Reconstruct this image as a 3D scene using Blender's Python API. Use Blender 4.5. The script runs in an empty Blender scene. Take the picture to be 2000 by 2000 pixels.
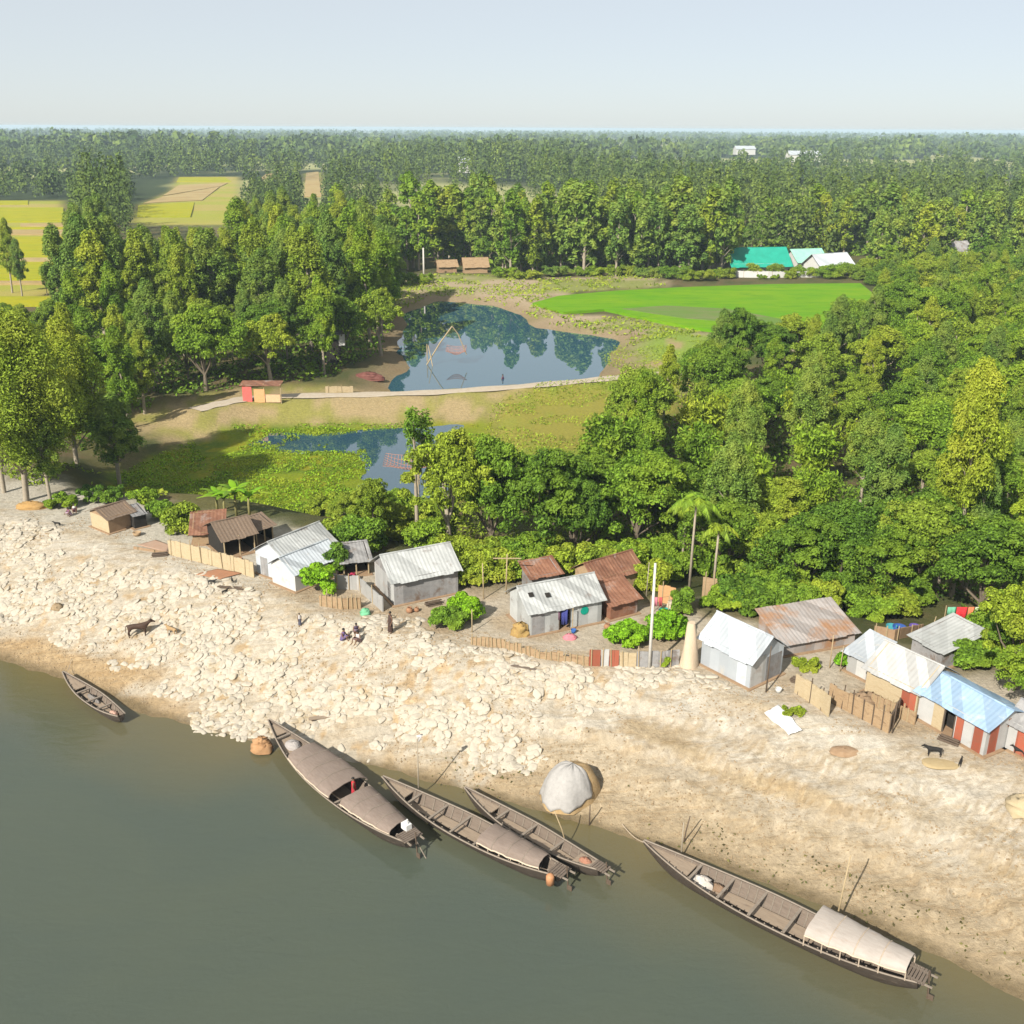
import bpy, math, random
import numpy as np
from mathutils import Matrix, Vector
random.seed(7); rng = np.random.default_rng(7)
S = bpy.context.scene
C = S.collection
R_ = math.radians
# ------------------------------------------------------------------ camera, sky, sun, exposure
F = 2005.0; HC = 42.0
cam = bpy.data.objects.new('camera', bpy.data.cameras.new('camera')); C.objects.link(cam)
CM = Matrix.Rotation(R_(90 - 20.51), 3, 'X') @ Matrix.Rotation(R_(0.3), 3, 'Z')
cam.matrix_world = Matrix.Translation((0, 0, HC)) @ CM.to_4x4()
cam.data.sensor_width = 36; cam.data.lens = 36 * F / 2000
cam.data.clip_start = 0.5; cam.data.clip_end = 40000
S.camera = cam
SUN_EL, SUN_AZ = 36.0, 33.0          # shadows run away from the camera and to the right
W = bpy.data.worlds.new('World'); S.world = W; W.use_nodes = True
wn = W.node_tree.nodes; wl = W.node_tree.links
sky = wn.new('ShaderNodeTexSky'); sky.sky_type = 'NISHITA'; sky.sun_disc = False
sky.sun_elevation = R_(SUN_EL); sky.sun_rotation = R_(180 + SUN_AZ)
sky.air_density = 0.6; sky.dust_density = 0.6; sky.ozone_density = 3.0; sky.altitude = 0
pale = wn.new('ShaderNodeMix'); pale.data_type = 'RGBA'; pale.inputs[0].default_value = .68; pale.inputs[7].default_value = (6.6, 6.75, 6.45, 1)   # thin white veil over the blue
wl.new(sky.outputs[0], pale.inputs[6]); wl.new(pale.outputs[2], wn['Background'].inputs[0]); wn['Background'].inputs[1].default_value = 0.074
sl = bpy.data.lights.new('sun', 'SUN'); sl.energy = 5.0; sl.angle = R_(0.6); sl.color = (1.0, 0.945, 0.84)
so = bpy.data.objects.new('sun', sl); C.objects.link(so)
so.rotation_euler = (R_(90 - SUN_EL), 0, R_(-SUN_AZ)); so.location = (0, 0, 300)
S.view_settings.view_transform = 'Standard'; S.view_settings.look = 'None'
S.view_settings.gamma = 1; S.view_settings.use_curve_mapping = False
S.view_settings.exposure = 0.78
S.cycles.max_bounces = 6; S.cycles.transparent_max_bounces = 4; S.cycles.volume_bounces = 0
S.cycles.diffuse_bounces = 2; S.cycles.glossy_bounces = 2; S.cycles.transmission_bounces = 2

# ------------------------------------------------------------------ helpers
CMn = np.array(CM)
def ray(u, v):
    d = CMn @ np.array([(u - 1000) / F, -(v - 1000) / F, -1.0]); return d
def at(u, v, z=None):
    """where the sight line of photo point (u,v) meets the ground (or the level z)"""
    d = ray(u, v); zz = 2.4 if z is None else z
    for _ in range(1 if z is not None else 30):
        t = (zz - HC) / d[2]; p = d * t
        if z is None:
            zz = zz * .4 + .6 * float(hf(np.array([p[0]]), np.array([p[1]]))[0])
    return Vector((p[0], p[1], zz))
def hgt(base, v):
    """height of an upright thing standing at base whose top shows at photo row v"""
    lo, hi = 0.0, 60.0
    for _ in range(40):
        m = (lo + hi) / 2; q = CMn.T @ np.array([base.x, base.y, base.z + m - HC])
        if 1000 + F * q[1] / q[2] > v: lo = m
        else: hi = m
    return lo
def tag(o, label=None, cat=None, group=None, kind=None):
    if label: o['label'] = label
    if cat: o['category'] = cat
    if group: o['group'] = group
    if kind: o['kind'] = kind
    return o
def thing(name, label, cat, loc=(0, 0, 0), rz=0.0, group=None, scale=None):
    o = bpy.data.objects.new(name, None); C.objects.link(o); o.location = loc
    o.rotation_euler = (0, 0, rz); o.empty_display_size = .3
    if scale: o.scale = scale
    return tag(o, label, cat, group)
def copy_tree(o, parent=None):
    c = o.copy(); C.objects.link(c)
    if parent: c.parent = parent
    for ch in o.children: copy_tree(ch, c)
    return c
def link(name, me, mat=None, parent=None):
    o = bpy.data.objects.new(name, me); C.objects.link(o)
    if mat is not None and not me.materials: me.materials.append(mat)
    if parent: o.parent = parent
    return o
def np_mesh(name, V, Q, smooth=False, k=4):
    me = bpy.data.meshes.new(name); nv, nq = len(V), len(Q)
    me.vertices.add(nv); me.vertices.foreach_set('co', np.ascontiguousarray(V, dtype=np.float32).ravel())
    me.loops.add(nq * k); me.loops.foreach_set('vertex_index', np.ascontiguousarray(Q, dtype=np.int32).ravel())
    me.polygons.add(nq); me.polygons.foreach_set('loop_start', np.arange(0, nq * k, k, dtype=np.int32))
    me.polygons.foreach_set('use_smooth', np.full(nq, smooth, dtype=bool))
    me.update(calc_edges=True); return me
class MB:
    def __init__(s): s.v = []; s.f = []
    def add(s, vs, fs):
        n = len(s.v); s.v += [tuple(p) for p in vs]; s.f += [tuple(i + n for i in f) for f in fs]
    def box(s, c, size, rot=None, M=None):
        h = [x / 2 for x in size]
        vs = [Vector((sx * h[0], sy * h[1], sz * h[2])) for sz in (-1, 1) for sy in (-1, 1) for sx in (-1, 1)]
        if rot: 
            m = Matrix.Rotation(rot[2], 3, 'Z') @ Matrix.Rotation(rot[1], 3, 'Y') @ Matrix.Rotation(rot[0], 3, 'X')
            vs = [m @ p for p in vs]
        vs = [p + Vector(c) for p in vs]
        s.add(vs, [(0, 2, 3, 1), (4, 5, 7, 6), (0, 1, 5, 4), (2, 6, 7, 3), (0, 4, 6, 2), (1, 3, 7, 5)])
    def tube(s, pts, rad, n=6, cap=True):
        pts = [Vector(p) for p in pts]; m = len(pts)
        if not hasattr(rad, '__len__'): rad = [rad] * m
        base = len(s.v); up0 = None
        for i, p in enumerate(pts):
            d = (pts[min(i + 1, m - 1)] - pts[max(i - 1, 0)]).normalized()
            a = d.cross(Vector((0, 0, 1)) if abs(d.z) < .9 else Vector((1, 0, 0))).normalized(); b = d.cross(a)
            for k in range(n):
                t = 2 * math.pi * k / n; s.v.append(tuple(p + (a * math.cos(t) + b * math.sin(t)) * rad[i]))
        for i in range(m - 1):
            for k in range(n):
                k2 = (k + 1) % n
                s.f.append((base + i * n + k, base + i * n + k2, base + (i + 1) * n + k2, base + (i + 1) * n + k))
        if cap:
            s.f.append(tuple(base + k for k in range(n))[::-1]); s.f.append(tuple(base + (m - 1) * n + k for k in range(n)))
    def grid(s, P, close_u=False):
        nu, nv = len(P), len(P[0]); base = len(s.v)
        for r in P: s.v += [tuple(p) for p in r]
        for i in range(nu - (0 if close_u else 1)):
            for j in range(nv - 1):
                i2 = (i + 1) % nu
                s.f.append((base + i * nv + j, base + i2 * nv + j, base + i2 * nv + j + 1, base + i * nv + j + 1))
    def prism(s, poly, z0, z1):
        n = len(poly); b = len(s.v)
        s.v += [(p[0], p[1], z0) for p in poly] + [(p[0], p[1], z1) for p in poly]
        s.f.append(tuple(range(b, b + n))[::-1]); s.f.append(tuple(range(b + n, b + 2 * n)))
        for i in range(n):
            j = (i + 1) % n; s.f.append((b + i, b + j, b + n + j, b + n + i))
    def build(s, name, mat, parent=None, smooth=False, loc=None, rz=None):
        me = bpy.data.meshes.new(name); me.from_pydata(s.v, [], s.f)
        if smooth: me.polygons.foreach_set('use_smooth', [True] * len(me.polygons))
        me.update(); o = link(name, me, mat, parent)
        if loc is not None: o.location = loc
        if rz is not None: o.rotation_euler.z = rz
        return o
# numpy value noise
def vnoise(x, y, seed=0):
    xi = np.floor(x).astype(np.int64); yi = np.floor(y).astype(np.int64); fx = x - xi; fy = y - yi
    fx = fx * fx * (3 - 2 * fx); fy = fy * fy * (3 - 2 * fy)
    def h(a, b):
        n = (a * 374761393 + b * 668265263 + seed * 974634777) & 0xFFFFFFFF
        n = ((n ^ (n >> 13)) * 1274126177) & 0xFFFFFFFF
        n = n ^ (n >> 16); return (n & 0xFFFF) / 65535.0
    return (h(xi, yi) * (1 - fx) + h(xi + 1, yi) * fx) * (1 - fy) + (h(xi, yi + 1) * (1 - fx) + h(xi + 1, yi + 1) * fx) * fy
def fbm(x, y, seed=0, o=4):
    r = 0; a = .5; t = 0
    for k in range(o): r = r + a * vnoise(x, y, seed + k * 17); t += a; a *= .5; x = x * 2.03 + 11.3; y = y * 2.03 + 4.7
    return r / t
def sstep(a, b, x): t = np.clip((x - a) / (b - a), 0, 1); return t * t * (3 - 2 * t)
def pl_dist(X, Y, pts):
    """signed distance to a polyline, positive on its left"""
    best = np.full(X.shape, 1e18); sgn = np.ones(X.shape)
    for (ax, ay), (bx, by) in zip(pts, pts[1:]):
        dx, dy = bx - ax, by - ay; L2 = dx * dx + dy * dy
        t = np.clip(((X - ax) * dx + (Y - ay) * dy) / L2, 0, 1)
        ex = X - ax - t * dx; ey = Y - ay - t * dy; d2 = ex * ex + ey * ey
        m = d2 < best; best = np.where(m, d2, best); sgn = np.where(m, np.where(dx * ey - dy * ex >= 0, 1, -1), sgn)
    return np.sqrt(best) * sgn
def pg_dist(X, Y, pts):
    """signed distance to a polygon, positive inside"""
    best = np.full(X.shape, 1e18); ins = np.zeros(X.shape, bool); n = len(pts)
    for i in range(n):
        ax, ay = pts[i]; bx, by = pts[(i + 1) % n]; dx, dy = bx - ax, by - ay
        t = np.clip(((X - ax) * dx + (Y - ay) * dy) / (dx * dx + dy * dy + 1e-12), 0, 1)
        ex = X - ax - t * dx; ey = Y - ay - t * dy; best = np.minimum(best, ex * ex + ey * ey)
        c = ((ay > Y) != (by > Y)) & (X < (bx - ax) * (Y - ay) / (by - ay + 1e-12) + ax); ins ^= c
    return np.sqrt(best) * np.where(ins, 1, -1)
def PX(pts, z): return [tuple(at(u, v, z)[:2]) for u, v in pts]

# materials ---------------------------------------------------------------
KA = 0.76
def dk(c): return tuple(x * KA for x in c)
def nodes(name):
    m = bpy.data.materials.new(name); m.use_nodes = True; nt = m.node_tree; return m, nt, nt.nodes, nt.links, nt.nodes['Principled BSDF']
def mth(nt, op, a, b=None):
    n = nt.nodes.new('ShaderNodeMath'); n.operation = op
    for i, x in enumerate((a, b)):
        if x is None: continue
        if hasattr(x, 'is_linked'): nt.links.new(x, n.inputs[i])
        else: n.inputs[i].default_value = x
    return n.outputs[0]
def mixc(nt, fac, a, b, mode='MIX'):
    n = nt.nodes.new('ShaderNodeMix'); n.data_type = 'RGBA'; n.blend_type = mode
    for i, x in ((0, fac), (6, a), (7, b)):
        if hasattr(x, 'is_linked'): nt.links.new(x, n.inputs[i])
        elif i == 0: n.inputs[0].default_value = x
        else: n.inputs[i].default_value = (*x, 1)
    return n.outputs[2]
def noise(nt, scale, detail=4, rough=.6, vec=None, dist=0):
    n = nt.nodes.new('ShaderNodeTexNoise'); n.inputs['Scale'].default_value = scale; n.inputs['Detail'].default_value = detail
    n.inputs['Roughness'].default_value = rough; n.inputs['Distortion'].default_value = dist
    if vec is not None: nt.links.new(vec, n.inputs['Vector'])
    return n.outputs['Fac']
def rng_map(nt, x, a, b, c=0.0, d=1.0):
    n = nt.nodes.new('ShaderNodeMapRange'); nt.links.new(x, n.inputs[0])
    for i, q in enumerate((a, b, c, d)): n.inputs[i + 1].default_value = q
    return n.outputs[0]
def coord(nt, scl=None, kind='Object'):
    t = nt.nodes.new('ShaderNodeTexCoord').outputs[kind]
    if scl:
        mp = nt.nodes.new('ShaderNodeMapping'); mp.inputs['Scale'].default_value = scl; nt.links.new(t, mp.inputs[0]); t = mp.outputs[0]
    return t
def bumpn(nt, h, strength, dist, P):
    b = nt.nodes.new('ShaderNodeBump'); b.inputs['Strength'].default_value = strength; b.inputs['Distance'].default_value = dist
    nt.links.new(h, b.inputs['Height']); nt.links.new(b.outputs[0], P.inputs['Normal'])
def pmat(name, c1, c2, scale=3.0, rough=.85, stain=None, stain_amt=.4, stain_scale=1.2, sheet=0, bump=.3, bdist=.02, bscale=None, stretch=None, metal=0, spec=.3):
    m, nt, N, L, P = nodes(name); v = coord(nt, stretch); c1, c2 = dk(c1), dk(c2); stain = dk(stain) if stain else None
    f = rng_map(nt, noise(nt, scale, 5, .65, v), .3, .7); col = mixc(nt, f, c1, c2)
    if sheet:
        sx = nt.nodes.new('ShaderNodeSeparateXYZ'); L.new(coord(nt), sx.inputs[0])
        k = mth(nt, 'FLOOR', mth(nt, 'DIVIDE', mth(nt, 'ADD', sx.outputs[0], sx.outputs[1]), sheet))
        oi = nt.nodes.new('ShaderNodeObjectInfo')
        wnz = nt.nodes.new('ShaderNodeTexWhiteNoise'); wnz.noise_dimensions = '1D'
        L.new(mth(nt, 'ADD', k, mth(nt, 'MULTIPLY', oi.outputs['Random'], 57.0)), wnz.inputs['W'])
        g = rng_map(nt, wnz.outputs[0], 0, 1, .72, 1.12)
        cc = nt.nodes.new('ShaderNodeCombineXYZ'); [L.new(g, cc.inputs[i]) for i in range(3)]
        col = mixc(nt, 1.0, col, cc.outputs[0], 'MULTIPLY')
    if stain:
        s = rng_map(nt, noise(nt, stain_scale, 6, .7, v, .3), .62 - stain_amt * .3, .78 - stain_amt * .3)
        col = mixc(nt, s, col, stain)
    L.new(col, P.inputs['Base Color']); P.inputs['Roughness'].default_value = rough; P.inputs['Metallic'].default_value = metal
    P.inputs['Specular IOR Level'].default_value = spec
    if bump: bumpn(nt, noise(nt, bscale or scale * 4, 4, .6, v), bump, bdist, P)
    return m
def leafmat(name, ca, cb, cc, trans=.25):
    """foliage: every leaf its own shade between ca and cb, some cc; each tree its own tint"""
    m, nt, N, L, P = nodes(name); g = N.new('ShaderNodeNewGeometry'); ca = tuple(x * .46 for x in ca); cb = (cb[0] * 1.16, cb[1] * 1.24, cb[2] * 1.0); cc = (cc[0] * 1.04, cc[1] * 1.1, cc[2] * .95); oi = N.new('ShaderNodeObjectInfo')
    col = mixc(nt, g.outputs['Random Per Island'], ca, cb)
    f = rng_map(nt, noise(nt, .22, 2, .5, coord(nt)), .45, .68); col = mixc(nt, f, col, cc)
    tint = mixc(nt, oi.outputs['Random'], (.74, .84, .85), (1.16, 1.1, .9)); col = mixc(nt, 1.0, col, tint, 'MULTIPLY')
    L.new(col, P.inputs['Base Color']); P.inputs['Roughness'].default_value = .6; P.inputs['Specular IOR Level'].default_value = .12
    tr = N.new('ShaderNodeBsdfTranslucent'); tc = mixc(nt, 1.0, col, (1.2, 1.3, .5), 'MULTIPLY'); L.new(tc, tr.inputs[0])
    mx = N.new('ShaderNodeMixShader'); mx.inputs[0].default_value = trans
    L.new(P.outputs[0], mx.inputs[1]); L.new(tr.outputs[0], mx.inputs[2]); L.new(mx.outputs[0], N['Material Output'].inputs[0])
    return m

# ------------------------------------------------------------------ the land
ZT, ZB, ZP = 4.5, 2.4, 1.2           # village terrace, land behind, pond level
WATERLINE_PX = [(0,1290),(130,1328),(240,1372),(300,1398),(400,1425),(480,1447),(540,1455),(620,1466),(690,1486),(780,1510),(900,1542),(1000,1570),(1100,1600),(1240,1640),(1300,1658),(1400,1690),(1500,1725),(1620,1772),(1720,1815),(1850,1878),(2000,1950)]
CREST_PX = [(0,1000),(180,1045),(330,1100),(480,1145),(600,1185),(800,1240),(1000,1285),(1300,1318),(1500,1368),(1700,1432),(2000,1512)]
def extend(p, n=400):
    (a, b), (c, d) = p[0], p[1]; l = math.hypot(c - a, d - b); s0 = (a - (c - a) / l * n, b - (d - b) / l * n)
    (a, b), (c, d) = p[-2], p[-1]; l = math.hypot(c - a, d - b); return [s0] + p + [(c + (c - a) / l * n, d + (d - b) / l * n)]
WATERLINE = extend(PX(WATERLINE_PX, 0)); CREST = extend(PX(CREST_PX, ZT))
POND = PX([(850,586),(960,597),(1005,614),(1050,638),(1130,654),(1215,664),(1190,690),(1205,705),(1160,745),(1000,765),(850,775),(775,778),(772,740),(806,716),(765,690),(785,650),(800,610)], ZP)
POOL = PX([(485,868),(520,846),(640,848),(740,836),(900,829),(892,880),(872,968),(800,980),(690,955),(712,905),(700,885),(560,886)], ZP)
MARSH = PX([(215,985),(230,930),(330,880),(440,840),(520,830),(720,830),(900,823),(960,830),(950,930),(880,1000),(700,1020),(560,1000),(420,990)], ZP + .1)
DIKE = PX([(380,800),(430,788),(480,778),(560,773),(700,771),(850,766),(1000,756),(1150,743),(1260,731),(1340,727)], 3.4)
def hf(X, Y):
    s = pl_dist(X, Y, WATERLINE); c = pl_dist(X, Y, CREST)
    s = s + (fbm(X * .35, Y * .35, 3) - .5) * 1.1
    t = np.where(c >= 0, 1.0, np.clip(s / np.maximum(s - c, 1e-6), 0, 1))
    prof = np.interp(t, [0, .12, .3, .42, .6, .8, .93, 1], [0, .08, .24, .42, .62, .86, .97, 1])
    tw = t + (fbm(X * .22, Y * .22, 23) - .5) * .22 + (fbm(X * .9, Y * .9, 24) - .5) * .08
    ledge = np.interp(tw, [0, .30, .325, .52, .54, .72, .74, 1], [0, .16, .275, .42, .56, .69, .80, 1]); rt = sstep(-6, 4, X) * sstep(0, .12, t) * (1 - sstep(.85, 1, t))
    prof = prof + (np.clip(ledge, 0, 1) - prof) * rt * .9
    z = ZT * prof + (fbm(X * .5, Y * .5, 9) - .5) * .5 * np.sin(np.pi * np.clip(t, 0, 1)) + (fbm(X * 1.9, Y * 1.9, 21) - .5) * .16 * sstep(0, .2, t) * (1 - .6 * sstep(.9, 1, t))
    z = np.where(s < 0, np.maximum(-2.0, s * .22), z)
    back = sstep(13, 24, c)
    land = ZB + (fbm(X * .05, Y * .05, 5) - .5) * .7 * sstep(30, 60, c)
    z = np.where(c > 0, ZT + (land - ZT) * back, z)
    m = pg_dist(X, Y, MARSH); z = z + (ZP + .12 - z) * sstep(-5, 1.5, m) * (c > 6)
    d = np.abs(pl_dist(X, Y, DIKE)); dz = 3.4 - np.clip(d - 1.6, 0, 99) * .3
    z = np.where((c > 20) & (dz > z), dz, z)
    p = pg_dist(X, Y, POND); p = p + (fbm(X * .08, Y * .08, 12) - .5) * 6
    z = np.where((p > -7) & (d > 3.5), np.minimum(z, ZP - p * .17), z)
    q = pg_dist(X, Y, POOL) + (fbm(X * .25, Y * .25, 14) - .5) * 3
    z = np.where(q > -3, np.minimum(z, ZP - q * .1), z)
    return np.maximum(z, -2.5)
BAGS1 = PX([(-40,1035),(60,1045),(150,1092),(300,1130),(420,1152),(520,1197),(600,1245),(520,1288),(400,1270),(300,1250),(230,1240),(120,1205),(-40,1185)], 3.2)
BAGS2 = PX([(255,1300),(420,1288),(600,1243),(760,1250),(850,1275),(950,1300),(1080,1325),(1180,1335),(1330,1348),(1440,1390),(1300,1402),(1100,1392),(1020,1412),(1010,1442),(940,1472),(880,1440),(760,1412),(680,1432),(560,1392),(380,1368),(330,1335)], 2.6)
GRASS1 = PX([(960,790),(1060,760),(1200,745),(1330,735),(1330,800),(1180,900),(1130,930),(1010,920),(940,860)], ZB)
GRASS2 = PX([(1190,705),(1160,660),(1300,640),(1420,655),(1500,650),(1420,740),(1260,735)], ZB)
SANDY = PX([(700,540),(900,535),(1060,545),(1280,530),(1300,560),(1120,572),(1040,590),(1100,612),(1240,620),(1340,640),(1420,655),(1230,672),(1130,662),(1040,640),(1000,615),(950,600),(860,590),(780,600)], ZB)
PADDY = PX([(1040,594),(1090,580),(1200,570),(1330,563),(1500,557),(1680,555),(1705,575),(1690,620),(1640,665),(1480,660),(1345,640),(1240,619),(1180,606),(1100,612)], ZB + .2)
FALLOW = PX([(1215,606),(1300,600),(1420,606),(1545,630),(1500,642),(1400,630),(1330,624)], ZB + .2)
LFIELD = PX([(-300,392),(128,392),(140,470),(150,520),(118,570),(40,590),(-300,600)], ZB)
LFIELD2 = PX([(262,432),(280,402),(322,386),(312,368),(352,346),(445,346),(470,360),(392,402),(372,432)], ZB)
LFBACK = PX([(258,440),(262,404),(330,374),(345,345),(470,345),(470,440)], ZB)
LFIELD3 = PX([(592,338),(630,336),(634,384),(598,388)], ZB)

def lerp(a, b, t): return a + (b - a) * t[:, None]
def ground_colour(X, Y, Z):
    s = pl_dist(X, Y, WATERLINE); c = pl_dist(X, Y, CREST); t = np.clip(s / np.maximum(s - c, 1e-6), 0, 1)
    t = np.where(c > 0, 1.0, t)
    A = lambda *q: np.array(q)[None, :]
    n1 = fbm(X * .35, Y * .35, 31); n2 = fbm(X * 1.3, Y * 1.3, 37); along = X * .8 - Y * .6
    n3 = fbm(along * .10, s * .9, 41); n4 = fbm(along * .3, s * 3.2, 45)
    col = np.repeat(A(.475, .42, .34), len(X), 0)                               # pale silt
    col = lerp(col, A(.38, .29, .175), sstep(.46, .66, n3) * .85); col = lerp(col, A(.34, .26, .155), sstep(.52, .7, n4) * .6)
    col = lerp(col, A(.53, .485, .41), sstep(.45, .7, fbm(X * .2, Y * .2, 43)) * .8)
    edge = t + (n1 - .5) * .25
    col = lerp(col, A(.40, .30, .18), (1 - sstep(.12, .36, edge)) * .9)       # damp tan beach
    col = lerp(col, A(.40, .315, .205), sstep(-4, 4, X) * (1 - sstep(.3, .62, edge + (n3 - .5) * .6)) * .75)
    left = sstep(-5, -15, X)
    col = lerp(col, A(.42, .295, .16), left * (1 - sstep(.25, .5, edge)) * .7)
    col = lerp(col, A(.155, .115, .062), (1 - sstep(.01, .09, t + (n2 - .5) * .05)) * .85)  # wet edge
    bg = np.maximum(pg_dist(X, Y, BAGS1), pg_dist(X, Y, BAGS2)) + (n1 - .5) * 5
    col = lerp(col, A(.485, .43, .345), sstep(-1, 1, bg) * .8)
    col = lerp(col, A(.44, .31, .17), sstep(.58, .7, n2) * sstep(-1, 2, bg) * .8)
    # terrace of the village
    vil = sstep(-1.0, 1.5, c + (n2 - .5) * 2)
    dirt = lerp(np.repeat(A(.475, .41, .32), len(X), 0), A(.41, .325, .225), sstep(.4, .65, n1))
    dirt = lerp(dirt, A(.49, .45, .375), sstep(-18, -26, X) * .9)
    col = lerp(col, dirt, vil)
    # behind the village
    lt = sstep(-22, -34, X); bk = sstep(9, 15, c + (n1 - .5) * 5 + lt * 3)
    gr = lerp(np.repeat(A(.075, .085, .028), len(X), 0), A(.12, .11, .04), sstep(.4, .65, fbm(X * .12, Y * .12, 51)))
    gr = lerp(gr, A(.16, .115, .06), sstep(.5, .7, fbm(X * .3, Y * .3, 53)) * .7)
    col = lerp(col, gr, bk)
    m = pg_dist(X, Y, MARSH) + (n1 - .5) * 3
    mg = lerp(np.repeat(A(.19, .24, .012), len(X), 0), A(.12, .18, .015), sstep(.4, .62, fbm(X * .2, Y * .2, 57)))
    mg = lerp(mg, A(.26, .25, .015), sstep(.52, .7, fbm(X * .5, Y * .5, 59)) * .8)
    col = lerp(col, mg, sstep(-2, 1, m))
    # dike slopes
    d = np.abs(pl_dist(X, Y, DIKE)); dk = (1 - sstep(8, 13, d + (n1 - .5) * 6)) * (c > 25) * (1 - sstep(-1, 2, m))
    dc = lerp(np.repeat(A(.38, .29, .15), len(X), 0), A(.28, .26, .07), sstep(.42, .62, fbm(X * .25, Y * .25, 61)))
    col = lerp(col, dc, dk)
    g1 = pg_dist(X, Y, GRASS1) + (n1 - .5) * 6
    gc = lerp(np.repeat(A(.20, .26, .03), len(X), 0), A(.28, .255, .045), sstep(.4, .65, fbm(X * .15, Y * .15, 63)))
    col = lerp(col, gc, sstep(-2, 3, g1))
    sn = pg_dist(X, Y, SANDY) + (n1 - .5) * 8
    sc = lerp(np.repeat(A(.42, .33, .22), len(X), 0), A(.25, .27, .08), sstep(.40, .56, fbm(X * .06, Y * .15, 65)))
    col = lerp(col, sc, sstep(-3, 3, sn))
    g2 = pg_dist(X, Y, GRASS2) + (n1 - .5) * 8
    gc2 = lerp(np.repeat(A(.23, .32, .05), len(X), 0), A(.38, .29, .15), sstep(.56, .68, fbm(X * .09, Y * .09, 67)))
    col = lerp(col, gc2, sstep(-2, 3, g2))
    lf = np.maximum(np.maximum(pg_dist(X, Y, LFIELD), pg_dist(X, Y, LFBACK)), pg_dist(X, Y, LFIELD3)); col = lerp(col, lerp(np.repeat(A(.33, .34, .045), len(X), 0), A(.40, .33, .09), sstep(.4, .6, fbm(X * .004, Y * .09, 69))), sstep(-6, 6, lf))
    # mud at the ponds' edges
    p = pg_dist(X, Y, POND); mud = sstep(-9, -2, p) * (d > 4)
    col = lerp(col, lerp(np.repeat(A(.22, .15, .08), len(X), 0), A(.32, .25, .155), n1), mud * .8)
    far = sstep(420, 620, np.hypot(X, Y)) * (1 - sstep(-6, 6, lf)); gap = fbm(X * .0035, Y * .0022, 91); col = lerp(col, lerp(np.repeat(A(.04, .06, .02), len(X), 0), A(.36, .36, .15), sstep(.55, .61, gap)), far)
    return np.clip(col * KA, 0, 1)

rows = np.concatenate([np.arange(30, 135, .34), np.geomspace(135, 12000, 250)])
ang = np.radians(np.linspace(-46, 46, 500))
GX = rows[:, None] * np.tan(ang)[None, :]; GY = np.repeat(rows[:, None], len(ang), 1)
gx, gy = GX.ravel(), GY.ravel(); gz = hf(gx, gy)
nr, nc = len(rows), len(ang); ii = np.arange(nr * nc).reshape(nr, nc)
Q = np.stack([ii[:-1, :-1], ii[:-1, 1:], ii[1:, 1:], ii[1:, :-1]], -1).reshape(-1, 4)
me = np_mesh('ground', np.stack([gx, gy, gz], 1), Q, True)
ca = me.color_attributes.new('soil', 'FLOAT_COLOR', 'POINT')
gc = ground_colour(gx, gy, gz); bankmask = sstep(.3, 2, pl_dist(gx, gy, WATERLINE)) * (1 - sstep(1, 5, pl_dist(gx, gy, CREST))); ca.data.foreach_set('color', np.concatenate([gc, bankmask[:, None]], 1).astype(np.float32).ravel())
m, nt, N, L, P = nodes('soil')
at_ = N.new('ShaderNodeAttribute'); at_.attribute_name = 'soil'; oc = coord(nt)
f = rng_map(nt, noise(nt, 2.2, 8, .72, oc), .3, .7, .74, 1.22)
cc = N.new('ShaderNodeCombineXYZ'); [L.new(f, cc.inputs[i]) for i in range(3)]
col = mixc(nt, 1.0, at_.outputs['Color'], cc.outputs[0], 'MULTIPLY')
sp = rng_map(nt, noise(nt, 3.1, 3, .5, oc, .6), .66, .72); col = mixc(nt, mth(nt, 'MULTIPLY', sp, .45), col, (.13, .09, .05))
# the bank: dried crust, strand lines along the shore, small eroded steps
mp = N.new('ShaderNodeMapping'); mp.inputs['Rotation'].default_value = (0, 0, R_(36)); mp.inputs['Scale'].default_value = (.22, 1.5, 1); L.new(oc, mp.inputs[0]); sh = mp.outputs[0]
st = rng_map(nt, noise(nt, 1.0, 7, .62, sh, .5), .50, .57); st2 = rng_map(nt, noise(nt, .8, 8, .7, oc, .9), .52, .57); st3 = rng_map(nt, noise(nt, 2.3, 6, .7, sh, .8), .58, .62)
bm = at_.outputs['Alpha']
col = mixc(nt, mth(nt, 'MULTIPLY', mth(nt, 'MULTIPLY', st, bm), .45), col, mixc(nt, 1.0, col, (.84, .75, .62), 'MULTIPLY'))
col = mixc(nt, mth(nt, 'MULTIPLY', mth(nt, 'MULTIPLY', st2, bm), .6), col, mixc(nt, 1.0, col, (1.25, 1.27, 1.3), 'MULTIPLY'))
col = mixc(nt, mth(nt, 'MULTIPLY', mth(nt, 'MULTIPLY', st3, bm), .28), col, mixc(nt, 1.0, col, (.66, .58, .47), 'MULTIPLY'))
L.new(col, P.inputs['Base Color']); P.inputs['Roughness'].default_value = .95; P.inputs['Specular IOR Level'].default_value = .15
hgt_ = mth(nt, 'ADD', noise(nt, 2.6, 8, .72, oc), mth(nt, 'MULTIPLY', mth(nt, 'ADD', st, st3), mth(nt, 'MULTIPLY', bm, -.07)))
bumpn(nt, hgt_, .9, .17, P)
tag(link('ground', me, m), kind='structure')

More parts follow.
